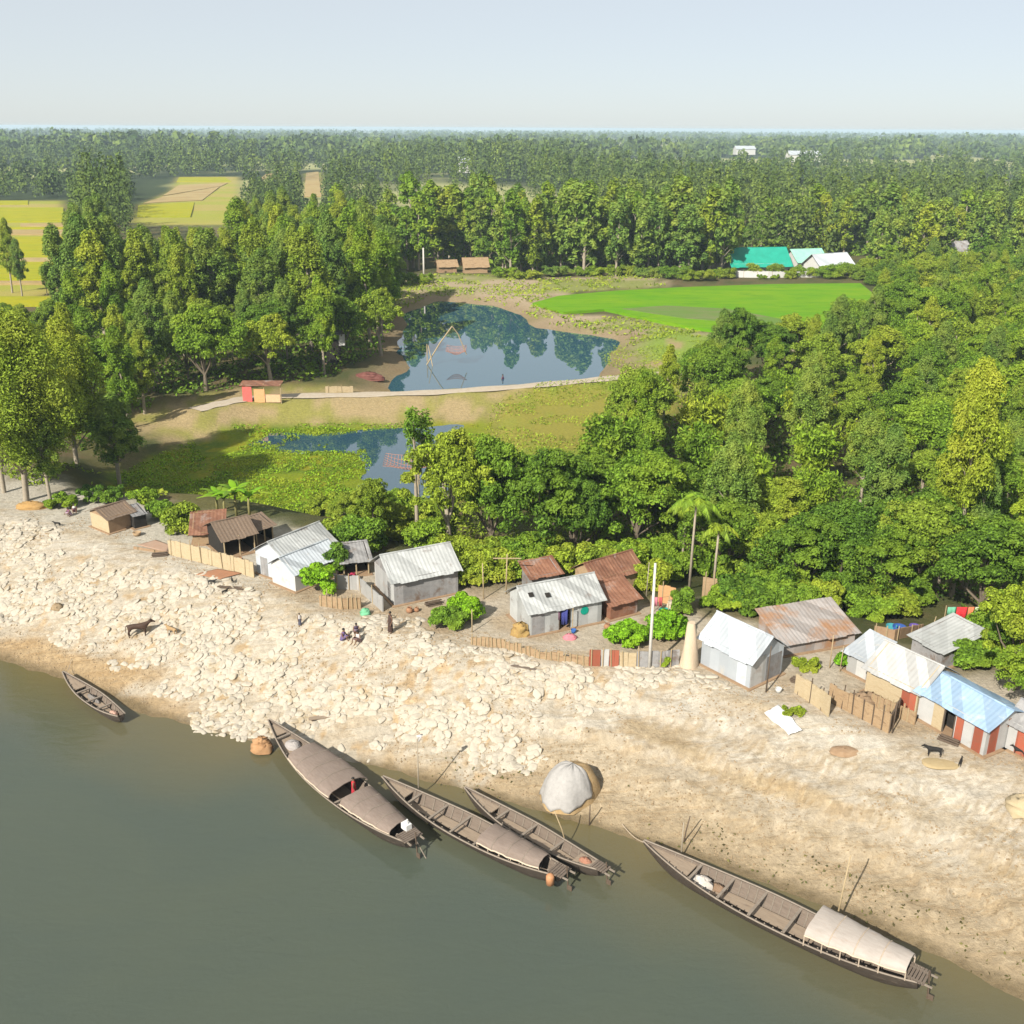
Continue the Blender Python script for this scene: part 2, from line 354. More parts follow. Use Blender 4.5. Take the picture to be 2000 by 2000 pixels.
# river -------------------------------------------------------------------
m, nt, N, L, P = nodes('river_water')
at_ = N.new('ShaderNodeAttribute'); at_.attribute_name = 'silt'
col = mixc(nt, at_.outputs['Fac'], mixc(nt, rng_map(nt, noise(nt, .07, 4, .55, coord(nt, (1, 1.8, 1)), .8), .35, .65), (.057, .071, .056), (.062, .075, .056)), (.115, .093, .042))
L.new(col, P.inputs['Base Color']); P.inputs['Roughness'].default_value = .04; P.inputs['IOR'].default_value = 1.33
oc = coord(nt, (1, 1, 1)); wv = noise(nt, .9, 4, .55, coord(nt, (.55, 1.2, 1)), .4); wv2 = noise(nt, 5, 3, .6, oc)
bumpn(nt, mth(nt, 'ADD', wv, mth(nt, 'MULTIPLY', wv2, .18)), .35, .07, P)
RIV = m
wr = np.concatenate([np.arange(-60, 20, 4.0), np.arange(20, 110, .7), np.arange(110, 400, 15)]); wc = np.concatenate([np.arange(-400, -70, 15.0), np.arange(-70, 50, .7), np.arange(50, 400, 15)])
WX, WY = np.meshgrid(wc, wr); wx, wy = WX.ravel(), WY.ravel(); ds = pl_dist(wx, wy, WATERLINE)
keep = ds < 3
ii = np.arange(len(wx)).reshape(len(wr), len(wc))
Q = np.stack([ii[:-1, :-1], ii[:-1, 1:], ii[1:, 1:], ii[1:, :-1]], -1).reshape(-1, 4); Q = Q[keep[Q].any(1)]
used, inv = np.unique(Q, return_inverse=True)
me = np_mesh('river', np.stack([wx[used], wy[used], np.zeros(len(used))], 1), inv.reshape(-1, 4), True)
a = me.attributes.new('silt', 'FLOAT', 'POINT'); dsu = ds[used]
sv = np.clip(1 + (dsu + (fbm(wx[used] * .12, wy[used] * .12, 71) - .5) * 5) / 9.0, 0, 1) ** 1.3
a.data.foreach_set('value', sv.astype(np.float32)); tag(link('river', me, RIV), kind='structure')

def still_water(name, poly, z, col, rough, bump, mat=None):
    cx = [p[0] for p in poly]; cy = [p[1] for p in poly]; b = MB()
    x0, x1, y0, y1 = min(cx) - 6, max(cx) + 6, min(cy) - 6, max(cy) + 6
    b.add([(x0, y0, z), (x1, y0, z), (x1, y1, z), (x0, y1, z)], [(0, 1, 2, 3)])
    m, nt, N, L, P = nodes(name + '_water'); P.inputs['Base Color'].default_value = (*col, 1); P.inputs['Roughness'].default_value = rough
    P.inputs['IOR'].default_value = 2.1; bumpn(nt, noise(nt, .5, 3, .5, coord(nt)), bump, .02, P)
    o = b.build(name, m); return tag(o, kind='structure')
still_water('pond', POND, ZP, (.03, .082, .115), .0, .018)  # blue in the base colour stands in for reflected sky
still_water('marsh_pool', POOL, ZP, (.025, .065, .095), .0, .03)

# crops as slabs with thickness ---------------------------------------------
def cropmat(name, c1, c2, c3, sc=.35):
    m, nt, N, L, P = nodes(name); oc = coord(nt, (.35, 1, 1)); c1, c2, c3 = dk(c1), dk(c2), dk(c3); col = mixc(nt, rng_map(nt, noise(nt, .12, 4, .6, oc), .35, .65), c1, c2)
    col = mixc(nt, rng_map(nt, noise(nt, sc, 5, .7, oc), .5, .75), col, c3); L.new(col, P.inputs['Base Color'])
    P.inputs['Roughness'].default_value = .9; P.inputs['Specular IOR Level'].default_value = .1
    bumpn(nt, noise(nt, 1.5, 4, .7, oc), .8, .3, P); return m
def slab(name, poly, mat, h=.3, drop=.8):
    b = MB(); z = max(float(hf(np.array([p[0]]), np.array([p[1]]))[0]) for p in poly) + h
    b.prism(poly, z - h - drop, z); return tag(b.build(name, mat), kind='structure')
M_RICE = cropmat('young_rice', (.12, .31, .006), (.19, .34, .01), (.08, .23, .01))
M_RIPE = cropmat('ripe_rice', (.40, .37, .012), (.33, .35, .012), (.26, .27, .02))
M_STUB = cropmat('stubble', (.46, .36, .17), (.40, .28, .12), (.30, .22, .09))
M_FAL = cropmat('fallow_mud', (.17, .22, .07), (.13, .24, .04), (.22, .21, .11))
slab('rice_field', PADDY, M_RICE)
slab('fallow_field', FALLOW, M_FAL, h=.42)
def band(poly, v0, v1, u0, u1, z=ZB): return PX([(u0, v0), (u1, v0), (u1, v1), (u0, v1)], z)
for v0, v1, u0, u1, mt in [(393,400,-300,55,M_RIPE),(407,434,-300,124,M_RIPE),(438,443,40,126,M_STUB),(445,448,-300,126,M_RIPE),(451,460,-300,126,M_STUB),(464,470,30,126,M_RIPE),(471,505,-300,124,M_RIPE),(506,513,40,132,M_STUB),(514,548,-300,140,M_RIPE),(551,556,-300,110,M_STUB),(582,600,-100,100,M_RIPE)]:
    slab('rice_field', band(None, v0, v1, u0, u1), mt)
slab('rice_field', PX([(270,402),(380,396),(372,424),(268,424)], ZB), M_RIPE)
slab('stubble_field', PX([(280,398),(318,385),(430,365),(395,392)], ZB), M_STUB)
slab('stubble_field', PX([(318,383),(350,362),(445,358),(432,364)], ZB), M_STUB)
slab('rice_field', PX([(345,356),(350,347),(440,347),(452,356)], ZB), M_RIPE)
slab('stubble_field', PX([(505,352),(520,340),(545,336),(552,352)], ZB), M_STUB)
slab('stubble_field', PX([(594,385),(598,338),(622,336),(628,385)], ZB), M_STUB)
# the path along the dike
M_PATH = pmat('pale_dirt', (.52, .45, .36), (.44, .36, .26), 1.5, .95)
pp = [Vector((x, y, 0)) for x, y in DIKE]; fine = []
for a_, b_ in zip(pp, pp[1:]):
    for k in range(8): fine.append(a_.lerp(b_, k / 8))
b = MB(); P_ = []
for i, p in enumerate(fine):
    d = (fine[min(i + 1, len(fine) - 1)] - fine[max(i - 1, 0)]).normalized(); nrm = Vector((-d.y, d.x, 0))
    P_.append([p + nrm * w * (1 + .15 * math.sin(i)) + Vector((0, 0, 3.46 - .06 * (abs(w) > .9))) for w in (1.5, .8, -.8, -1.5)])
b.grid(P_); tag(b.build('path', M_PATH), kind='structure')
# haze
m = bpy.data.materials.new('haze_air'); m.use_nodes = True; nt = m.node_tree; nt.nodes.remove(nt.nodes['Principled BSDF'])
pv = nt.nodes.new('ShaderNodeVolumePrincipled'); pv.inputs['Color'].default_value = (.68, .87, 1.0, 1); pv.inputs['Density'].default_value = .00014
pv.inputs['Anisotropy'].default_value = 0.0
nt.links.new(pv.outputs[0], nt.nodes['Material Output'].inputs['Volume'])
b = MB(); b.box((0, 6500, 20.5), (30000, 14000, 48)); tag(b.build('haze', m), kind='stuff')
# ------------------------------------------------------------------ trees
def rand_dirs(n, r=rng):
    v = r.normal(size=(n, 3)); return v / np.linalg.norm(v, axis=1)[:, None]
def leaf_quads(pos, nrm, size, aspect=1.8, droop=None, r=rng):
    """one diamond-like leaf spray per position"""
    n = len(pos); a = rand_dirs(n, r)
    if droop is not None: a = a * (1 - droop) + np.array([0, 0, -1.0]) * droop
    a = a - nrm * (a * nrm).sum(1)[:, None]; a /= np.linalg.norm(a, axis=1)[:, None] + 1e-9
    b = np.cross(nrm, a); s = size * r.uniform(.6, 1.35, n)[:, None]
    L = a * s * aspect * .5; Wd = b * s * .5; bend = nrm * s * .12
    V = np.stack([pos - L, pos - Wd * .9 + bend, pos + L, pos + Wd * .9 + bend], 1).reshape(-1, 3)
    return V
def clump_leaves(centres, radii, per, size, aspect=1.8, droop=None, flat=.8, r=rng):
    P_, Nn = [], []
    for c, rad in zip(centres, radii):
        n = int(per * r.uniform(.7, 1.3)); d = rand_dirs(n, r); d[:, 2] = np.where(d[:, 2] < -.35, -d[:, 2], d[:, 2])
        rr = rad * (.35 + .65 * r.random(n) ** .45)[:, None]
        p = c + d * rr * np.array([1, 1, flat]) ; P_.append(p)
        nn = d * .9 + rand_dirs(n, r) * .75 + np.array([0, 0, .35]); Nn.append(nn / np.linalg.norm(nn, axis=1)[:, None])
    P_ = np.concatenate(P_); Nn = np.concatenate(Nn)
    return leaf_quads(P_, Nn, size, aspect, droop, r)
def leaf_mesh(name, V, mat):
    me = np_mesh(name, V, np.arange(len(V)).reshape(-1, 4)); me.materials.append(mat); return me
def mb_mesh(b, name, mat, smooth=True):
    me = bpy.data.meshes.new(name); me.from_pydata(b.v, [], b.f); me.polygons.foreach_set('use_smooth', [smooth] * len(me.polygons)); me.materials.append(mat); me.update(); return me
BARK = pmat('bark', (.13, .10, .07), (.22, .18, .13), 4, .9, bump=.5)
PALEBARK = pmat('pale_bark', (.42, .36, .28), (.30, .25, .18), 3, .85, bump=.3)
L_DARK = leafmat('leaf_deep_green', (.055, .115, .016), (.135, .22, .03), (.17, .24, .03))
L_MID = leafmat('leaf_mid_green', (.09, .17, .018), (.20, .30, .035), (.25, .31, .035))
L_YEL = leafmat('leaf_olive_yellow', (.14, .20, .022), (.26, .325, .04), (.29, .31, .045))
L_EUC = leafmat('leaf_grey_olive', (.095, .168, .035), (.20, .285, .06), (.245, .285, .06))
L_BRI = leafmat('leaf_bright_green', (.12, .25, .015), (.20, .38, .022), (.24, .38, .025))
def limbs(b, base, tips, r0, r):
    for t in tips:
        mid = base.lerp(t, .5) + Vector((r.normal(0, .25), r.normal(0, .25), -.15 * (t - base).length * .5))
        b.tube([base, mid, t], [r0 * .5, r0 * .32, r0 * .08], 5, False)
def broadleaf(h, rad, ncl, per, leaf, mat, bark, seed, trunk_frac=.3, cr=(.14, .29), flat=.8):
    """rounded many-headed crown on a forked trunk; returns (trunk, crown) meshes"""
    r = np.random.default_rng(seed); cz = h * (trunk_frac + (1 - trunk_frac) * .5); hz = h * (1 - trunk_frac) * .5
    cs, rs = [], []
    lob = r.normal(0, .16, (5, 3))
    for i in range(ncl):
        d = rand_dirs(1, r)[0]; d[2] = d[2] if d[2] > -.55 else -d[2]
        k = r.uniform(.35, .92) * (1 + sum(.35 * max(0, float(d @ (q / np.linalg.norm(q)))) ** 3 * (1 if j % 2 else -1) for j, q in enumerate(lob)))
        taper = 1.0 - .25 * max(0, d[2])
        cs.append(np.array([d[0] * rad * k * taper, d[1] * rad * k * taper, cz + d[2] * hz * k])); rs.append(rad * r.uniform(*cr) * .8)
    V = clump_leaves(cs, rs, per, leaf, 1.5, None, flat, r)
    V = V[np.repeat(V.reshape(-1, 4, 3)[:, :, 2].min(1) > .25, 4)]
    b = MB(); lean = Vector((r.normal(0, .05) * h, r.normal(0, .05) * h, 0)); r0 = .022 * h + .05
    fork = Vector((lean.x * .5, lean.y * .5, h * trunk_frac))
    b.tube([(0, 0, -.4), (lean.x * .2, lean.y * .2, h * trunk_frac * .5), fork, Vector((lean.x, lean.y, h * .72))], [r0 * 1.3, r0, r0 * .8, r0 * .2], 7, False)
    pick = r.choice(ncl, min(9, ncl), False); limbs(b, fork, [Vector(cs[i]) for i in pick], r0, r)
    return mb_mesh(b, 'trunk', bark), leaf_mesh('crown', V, mat)
def tall(h, rad, ncl, per, leaf, mat, bark, seed, bare=.32, droop=.35):
    """slender high tree: long bare trunk, narrow ragged crown of hanging sprays"""
    r = np.random.default_rng(seed); cs, rs = [], []
    lean = Vector((r.normal(0, .03) * h, r.normal(0, .03) * h, 0)); b = MB(); r0 = .011 * h + .05; tips = []
    for i in range(ncl):
        for _ in range(12):
            t = r.random() ** .85; a = r.uniform(0, 2 * math.pi)
            if r.random() < .62 + .38 * math.sin(2 * a + 8.5 * t + seed * 1.7) * math.cos(a - 5 * t + seed): break
        z = h * (bare + (1 - bare) * .97 * t)
        w = rad * (1.15 * min(1, (t + .12) / .4) * (1 - t ** 1.9) ** .74 + .07) * r.uniform(.15, 1.12)
        cs.append(np.array([lean.x * z / h + math.cos(a) * w, lean.y * z / h + math.sin(a) * w, z])); rs.append(rad * r.uniform(.17, .33))
        if i % 3 == 0: tips.append((Vector((lean.x * z / h, lean.y * z / h, z - w * .9 - .3)), Vector(cs[-1])))
    V = clump_leaves(cs, rs, per, leaf, 1.8, droop, 1.75, r)
    b.tube([(0, 0, -.4), lean * .35 + Vector((0, 0, h * .35)), lean * .7 + Vector((0, 0, h * .7)), lean * .97 + Vector((0, 0, h * .97))], [r0 * 1.25, r0, r0 * .6, r0 * .15], 7, False)
    for p, q in tips: b.tube([p, p.lerp(q, .55) + Vector((0, 0, .2)), q], [r0 * .33, r0 * .22, r0 * .06], 4, False)
    return mb_mesh(b, 'trunk', bark), leaf_mesh('crown', V, mat)
def bamboo(h, rad, nculm, leaf, mat, stem, seed, per=75):
    """clump of arching plumes"""
    r = np.random.default_rng(seed); b = MB(); P_, Nn = [], []
    for i in range(nculm):
        a = r.uniform(0, 2 * math.pi); hh = h * r.uniform(.7, 1.05); out = rad * r.uniform(.35, 1.0); d = np.array([math.cos(a), math.sin(a)])
        pts = []
        for k in range(7):
            t = k / 6; x = d * (.25 + out * t ** 2.2); z = hh * (t - .22 * max(0, t - .6) ** 1.4 * 2); pts.append((x[0] + d[0] * .1, x[1], z - .2 * (k == 0)))
        b.tube(pts, [.055, .055, .05, .045, .035, .025, .01], 4, False)
        n = int(per * r.uniform(.8, 1.2)); tt = r.uniform(.3, 1, n); pa = np.array(pts)
        base = np.stack([np.interp(tt * 6, range(7), pa[:, j]) for j in range(3)], 1)
        P_.append(base + r.normal(0, 1, (n, 3)) * np.array([.42, .42, .38]) * (.5 + .7 * np.sin(math.pi * tt))[:, None] + np.array([0, 0, -.1]))
        nn = rand_dirs(n, r) + np.array([0, 0, .5]); Nn.append(nn / np.linalg.norm(nn, axis=1)[:, None])
    V = leaf_quads(np.concatenate(P_), np.concatenate(Nn), leaf, 2.4, .4, r)
    return mb_mesh(b, 'trunk', stem), leaf_mesh('crown', V, mat)
BAMSTEM = pmat('bamboo_stem', (.22, .21, .07), (.30, .26, .11), 3, .7)
V_B = [broadleaf(10, 4.6, 150, 200, .19, L_DARK, BARK, 11, .2), broadleaf(10, 4.9, 160, 195, .19, L_MID, BARK, 12, .18), broadleaf(10, 4.2, 140, 200, .18, L_YEL, BARK, 13, .2),
       broadleaf(10, 5.0, 160, 195, .19, L_MID, BARK, 14, .16), broadleaf(10, 4.4, 150, 195, .19, L_DARK, BARK, 15, .18), broadleaf(10, 3.9, 140, 200, .18, L_YEL, PALEBARK, 16, .26)]
V_T = [tall(18, 2.7, 150, 170, .21, L_EUC, PALEBARK, 21), tall(18, 2.4, 140, 170, .20, L_YEL, PALEBARK, 22, .28), tall(18, 3.0, 160, 170, .21, L_EUC, PALEBARK, 23, .33), tall(18, 2.6, 145, 170, .21, L_MID, PALEBARK, 24, .25), tall(18, 2.5, 135, 170, .21, L_YEL, PALEBARK, 25, .22)]
V_W = [tall(16, 4.2, 190, 330, .15, L_YEL, PALEBARK, 51, .26, .25), tall(16, 3.9, 180, 330, .15, L_YEL, PALEBARK, 52, .2, .25), tall(16, 2.4, 150, 300, .14, L_YEL, PALEBARK, 53, .45, .4)]
V_S = tall(14, 2.6, 26, 70, .22, L_MID, PALEBARK, 61, .70, .15)
V_M = [bamboo(9, 3.6, 60, .25, L_YEL, BAMSTEM, 31, 150), bamboo(9, 3.2, 54, .25, L_MID, BAMSTEM, 32, 150)]
# coarser ones for trees over 250 m away
V_FT = [tall(18, 2.9, 70, 55, .46, L_EUC, PALEBARK, 41, .14), tall(18, 3.2, 74, 55, .48, L_EUC, PALEBARK, 42, .12), tall(18, 2.7, 68, 55, .46, L_MID, PALEBARK, 43, .15), tall(18, 3.0, 70, 55, .46, L_YEL, PALEBARK, 44, .12)]
V_FB = [broadleaf(12, 5.0, 60, 60, .55, L_MID, BARK, 45, .14), broadleaf(12, 4.6, 60, 60, .55, L_DARK, BARK, 46, .16), broadleaf(12, 5.2, 60, 60, .55, L_DARK, BARK, 47, .14)]
REF = {id(v): h for vs, h in ((V_B, 10), (V_T, 18), (V_W, 16), (V_M, 9), ([V_S], 14), (V_FT, 18), (V_FB, 12)) for v in vs}
def plant(name, var, loc, h, label, cat='tree', group=None, wide=1.0, lean=None):
    k = h / REF[id(var)]
    o = thing(name, label, cat, loc, random.uniform(0, 6.28), group, (k * wide, k * wide, k))
    if lean: o.rotation_euler = (lean[0], lean[1], 0)
    link('trunk', var[0], None, o); link('crown', var[1], None, o); return o
def scatter(poly, dmin, n=100000, avoid=(), seed=1, margin=0):
    r = np.random.default_rng(seed); pa = np.array(poly); lo, hi = pa.min(0), pa.max(0); out = []
    cell = {}; tries = int((hi - lo).prod() / dmin ** 2 * 14)
    cand = r.uniform(lo, hi, (tries, 2)); ok = pg_dist(cand[:, 0], cand[:, 1], poly) > margin
    for av, dist in avoid: ok &= pg_dist(cand[:, 0], cand[:, 1], av) < -dist
    for x, y in cand[ok]:
        k = (int(x // dmin), int(y // dmin))
        if any((x - a) ** 2 + (y - b) ** 2 < dmin ** 2 for i in (-1, 0, 1) for j in (-1, 0, 1) for a, b in cell.get((k[0] + i, k[1] + j), ())): continue
        cell.setdefault(k, []).append((x, y)); out.append((x, y))
        if len(out) >= n: break
    return out
def gz1(x, y): return float(hf(np.array([x]), np.array([y]))[0])
AV = [(POND, 2), (POOL, 1), (MARSH, 1), (PADDY, 3), (LFIELD, 2), (LFIELD2, 2)]
# --- grove on the left of the ponds
GL = PX([(150,885),(250,850),(300,790),(330,775),(420,765),(560,748),(640,740),(690,715),(745,690),(770,650),(760,600),(735,570),(720,540),(690,515),(560,500),(400,495),(300,500),(190,525),(150,580),(90,610),(-40,640),(-40,860),(60,870)], ZB)
def uv(x, y, z): q = CMn.T @ np.array([x, y, z - HC]); return 1000 - F * q[0] / q[2], 1000 + F * q[1] / q[2]
for x, y in sorted(scatter(GL, 7.0, avoid=AV, seed=3), key=lambda p: p[1]):
    d = math.hypot(x, y); front = d < 190; g_ = gz1(x, y)
    u_ = uv(x, y, g_)[0]; vt_ = np.interp(u_, [0, 128, 134, 250, 262, 465, 485, 700, 770], [578, 570, 375, 385, 446, 440, 366, 372, 440]) + random.random() ** 2 * 60
    hmax = 3.0
    while uv(x, y, g_ + hmax + .7)[1] > vt_: hmax += .7
    if hmax < 4.5: continue
    if u_ < 132:
        plant('broadleaf_tree', random.choice(V_B), (x, y, g_), min(hmax, random.uniform(8, 12)), 'low leafy tree between the yellow fields and the left village end', 'tree', 'low trees below the yellow fields', .9)
        continue
    if random.random() < (.5 if front else .8):
        plant('eucalyptus_tree', random.choice(V_T), (x, y, g_), min(hmax, random.uniform(17, 24) if not front else random.uniform(12, 17)), 'tall slender olive tree with pale trunk in the grove left of the pond', 'tree', 'tall slender trees in the grove left of the pond', random.uniform(.9, 1.2))
    else:
        plant('broadleaf_tree', random.choice(V_B), (x, y, g_), min(hmax, random.uniform(9, 14)), 'leafy round-headed tree in the shady grove left of the pond', 'tree', 'round-headed trees in the grove left of the pond', random.uniform(.85, 1.1))
# --- wood behind the pond and the rice field
GM = PX([(690,528),(800,505),(900,515),(960,530),(1060,528),(1180,520),(1290,528),(1380,538),(1400,500),(1690,500),(1720,548),(2080,520),(2080,455),(1400,455),(640,455),(660,500)], ZB)
pts = sorted(scatter(GM, 8.2, avoid=AV, seed=4), key=lambda p: p[1])
print('mid wood', len(pts))
for i in range(66):
    u = 745 + i * 10.2 + random.uniform(-3, 3); p = at(u, (519 if u < 970 else 529) + 4 * math.sin(i * 1.3) + (i % 2) * 7, ZB)
    if 846 < u < 962: p = at(u, 508, ZB)
    if random.random() < .22: continue
    plant('eucalyptus_tree', random.choice(V_FT), p, random.uniform(15, 27) if u > 800 else random.uniform(14, 18), 'tall tree of the front row over the far shore of the pond', 'tree', 'front row of trees over the far pond shore', random.uniform(.85, 1.35))
for x, y in pts[:150]:
    side = 'behind the sandy pond bank' if x < 45 else ('behind the green rice field' if x < 95 else 'right of the green and white roofs')
    if random.random() < .7: plant('eucalyptus_tree', random.choice(V_FT), (x, y, gz1(x, y)), random.uniform(16, 23), 'slender grey-green tree in the wood ' + side, 'tree', 'slender trees in the wood ' + side, random.uniform(1.0, 1.35))
    else: plant('broadleaf_tree', random.choice(V_FB), (x, y, gz1(x, y)), random.uniform(8, 13), 'dark round tree low in the wood ' + side, 'tree', 'round trees in the wood ' + side)
# --- right grove
GR = PX([(1200,900),(1330,800),(1400,745),(1480,730),(1560,700),(1640,680),(1700,645),(1725,590),(1710,555),(2120,540),(2120,1330),(2010,1330),(1960,1275),(1900,1225),(1820,1175),(1720,1185),(1640,1165),(1490,1175),(1400,1120),(1300,1075),(1170,1085),(1150,1000)], ZB)
gr = sorted(scatter(GR, 6.6, avoid=AV, seed=5), key=lambda p: p[1]); print('right grove', len(gr))
for x, y in gr:
    d = math.hypot(x, y); q = random.random(); z = gz1(x, y)
    where = 'just behind the riverside huts' if d < 118 else ('in the middle of the right-hand grove' if d < 190 else 'at the far end of the right-hand grove')
    if q < .50: plant('broadleaf_tree', random.choice(V_B), (x, y, z), random.uniform(7.5, 11.5), 'round-crowned leafy tree ' + where, 'tree', 'round-crowned trees ' + where, random.uniform(.9, 1.15))
    elif q < .70: plant('bamboo_clump', random.choice(V_M), (x, y, z), random.uniform(7, 10), 'feathery yellow-green bamboo clump ' + where, 'bamboo', 'bamboo clumps ' + where)
    else: plant('eucalyptus_tree', random.choice(V_T), (x, y, z), random.uniform(10, 13.5), 'slender pale tree rising ' + where, 'tree', 'slender trees ' + where)
# --- far forest: one uncountable mass out to the horizon
def far_forest():
    r = np.random.default_rng(9); Vs = []; Tn = []
    far = [(330, 620, 8.6, 150, .72, 3.3, 17), (620, 1300, 14, 80, 1.35, 4.8, 17), (1300, 11500, 60, 34, 5.0, 15, 17)]
    for d0, d1, sp, nl, lf, rad, h in far:
        area = (d1 ** 2 - d0 ** 2) * .60; n = int(area / sp ** 2)
        d = np.sqrt(r.uniform(d0 ** 2, d1 ** 2, n)) if d1 < 2000 else d0 * (d1 / d0) ** r.random(n // 2)
        n = len(d); a = np.radians(r.uniform(-36, 36, n)); x, y = d * np.tan(a) , d
        ok = (pg_dist(x, y, LFIELD) < -3) & (pg_dist(x, y, LFIELD2) < -3) & (pg_dist(x, y, LFIELD3) < -6)
        gap = fbm(x * .0035, y * .0022, 91); ok &= gap < (.69 if d1 < 1000 else .575)
        ok &= (y > pts[149][1]) | (pg_dist(x, y, GM) < -2)
        hh = h * r.uniform(.7, 1.3, n) * np.clip(1 + 1.9 * (fbm(x * .006, y * .008, 93) - .5), .4, 1.9); rr = rad * r.uniform(.75, 1.3, n)
        uv_ = np.array([uv(a_, b_, ZB) for a_, b_ in zip(x, y)]); tv_ = np.array([uv(a_, b_, ZB + c_)[1] for a_, b_, c_ in zip(x, y, hh)]); uu, bv = uv_[:, 0], uv_[:, 1]
        ok &= ~((uu > 255) & (uu < 478) & (bv > 350) & (tv_ < 434)) & ~((uu > 588) & (uu < 636) & (bv > 340) & (bv < 470) & (tv_ < 384)) & ~((uu < 132) & (bv > 394))
        x, y, hh, rr = x[ok], y[ok], hh[ok], rr[ok]; n = len(x); z = ZB + 0 * x
        t = r.random((n, nl)) ** .8; az = r.uniform(0, 2 * math.pi, (n, nl)); w = rr[:, None] * np.sin(math.pi * (.2 + .72 * t)) * r.uniform(.3, 1, (n, nl))
        P_ = np.stack([x[:, None] + np.cos(az) * w, y[:, None] + np.sin(az) * w, z[:, None] + hh[:, None] * (.12 + .86 * t)], -1).reshape(-1, 3)
        out = np.stack([np.cos(az), np.sin(az), .5 + 0 * az], -1).reshape(-1, 3) + rand_dirs(n * nl, r) * .8
        out /= np.linalg.norm(out, axis=1)[:, None]
        Vs.append(leaf_quads(P_, out, lf * 1.25, 1.3, .2, r)); tn = np.clip(.5 + .9 * (fbm(x * .02, y * .02, 95) - .5) + r.normal(0, .28, n), 0, 1); Tn.append(np.repeat(tn, nl * 4)); print('far', n)
    V = np.concatenate(Vs); o = link('forest', leaf_mesh('forest', V, L_FAR)); o.data.attributes.new('kind_tint', 'FLOAT', 'POINT').data.foreach_set('value', np.concatenate(Tn).astype(np.float32)); tag(o, 'hazy unbroken forest reaching to the horizon', 'forest', kind='stuff')
m, nt, N, L, P = nodes('leaf_far_forest'); g = N.new('ShaderNodeNewGeometry'); ta = N.new('ShaderNodeAttribute'); ta.attribute_name = 'kind_tint'
col = mixc(nt, g.outputs['Random Per Island'], (.025, .05, .014), (.13, .19, .04)); col = mixc(nt, 1.0, col, mixc(nt, ta.outputs['Fac'], (.45, .62, .62), (1.5, 1.35, 1.0)), 'MULTIPLY')
L.new(col, P.inputs['Base Color']); P.inputs['Roughness'].default_value = .8; P.inputs['Specular IOR Level'].default_value = .1
col = mixc(nt, rng_map(nt, noise(nt, .02, 4, .6, oc), .4, .65), col, (.085, .11, .03)); L.new(col, P.inputs['Base Color']); P.inputs['Roughness'].default_value = .8; P.inputs['Specular IOR Level'].default_value = .1
L_FAR = m; far_forest()
# ------------------------------------------------------------------ trees and plants one can point at
def ptree(kind, vs, u, v, vt, label, group=None, wide=1.0, cat='tree', lean=None):
    p = at(u, v); return plant(kind, vs, p, max(1.0, hgt(p, vt)), label, cat, group, wide, lean)
ptree('eucalyptus_tree', V_W[0], 52, 978, 628, 'tall yellow-green tree with leaning white trunk at the left end of the village', None, 1.0, lean=(.05, .12))
ptree('eucalyptus_tree', V_W[0], 8, 962, 650, 'yellow-green tree cut by the left edge of the photo, beside the leaning white trunk', None, .85)
ptree('eucalyptus_tree', V_W[1], 150, 905, 640, 'broad bright tree behind the leaning white trunk', None, 1.0)
ptree('eucalyptus_tree', V_T[2], 100, 985, 800, 'short thin tree with white stem right of the leaning trunk', None, 1.2)
ptree('eucalyptus_tree', V_T[2], 235, 958, 775, 'lone narrow olive tree at the edge of the marsh', None, 1.35)
ptree('eucalyptus_tree', V_S, 816, 1062, 812, 'sparse tree with long bare pale trunk in front of the marsh pool', None, 1.0)
ptree('broadleaf_tree', V_B[5], 880, 1085, 830, 'light green tree beside the right edge of the marsh pool', None, .85)
ptree('broadleaf_tree', V_B[1], 960, 1088, 850, 'green tree with hanging creepers behind the patched grey hut', None, .8)
ptree('broadleaf_tree', V_B[0], 1060, 1095, 855, 'dark dense tree in front of the yellow grass slope', None, .95)
ptree('broadleaf_tree', V_B[4], 1120, 1105, 930, 'small dark tree behind the rusty roof', None, .9)
ptree('broadleaf_tree', V_B[2], 730, 1062, 925, 'thin yellow-green tree behind the grey ridge-roofed hut', None, .75)
ptree('broadleaf_tree', V_B[5], 672, 1045, 955, 'low yellow-green tree beside the blue-grey roof', None, .9)
ptree('broadleaf_tree', V_B[3], 1240, 1075, 870, 'wide green tree above the rusty roofs', None, 1.0)
ptree('broadleaf_tree', V_B[2], 1236, 905, 702, 'large spreading olive tree at the right end of the dike', None, .85)
ptree('broadleaf_tree', V_B[0], 1430, 752, 588, 'dark pointed tree standing out against the green rice field', None, .62)
ptree('broadleaf_tree', V_B[4], 1508, 742, 640, 'dark tree right of the pointed one at the rice field', None, .8)
ptree('broadleaf_tree', V_B[2], 1385, 770, 655, 'small olive tree left of the pointed one at the rice field', None, .8)
ptree('eucalyptus_tree', V_W[2], 1858, 1165, 722, 'tallest tree of the right grove, with long white trunk', None, .72)
ptree('eucalyptus_tree', V_T[1], 1832, 1150, 880, 'thin tree left of the tallest white trunk', None, .7)
ptree('eucalyptus_tree', V_T[0], 1884, 1160, 900, 'thin tree right of the tallest white trunk', None, .7)
ptree('broadleaf_tree', V_B[2], 1985, 1345, 1130, 'olive tree at the right edge above the blue roof', None, .85)
ptree('broadleaf_tree', V_B[1], 1965, 1300, 1150, 'leafy tree behind the grey shed with a lean-to roof', None, .9)
ptree('broadleaf_tree', V_B[3], 2010, 1390, 1260, 'leafy tree cut by the right edge behind the blue roof', None, 1.0)
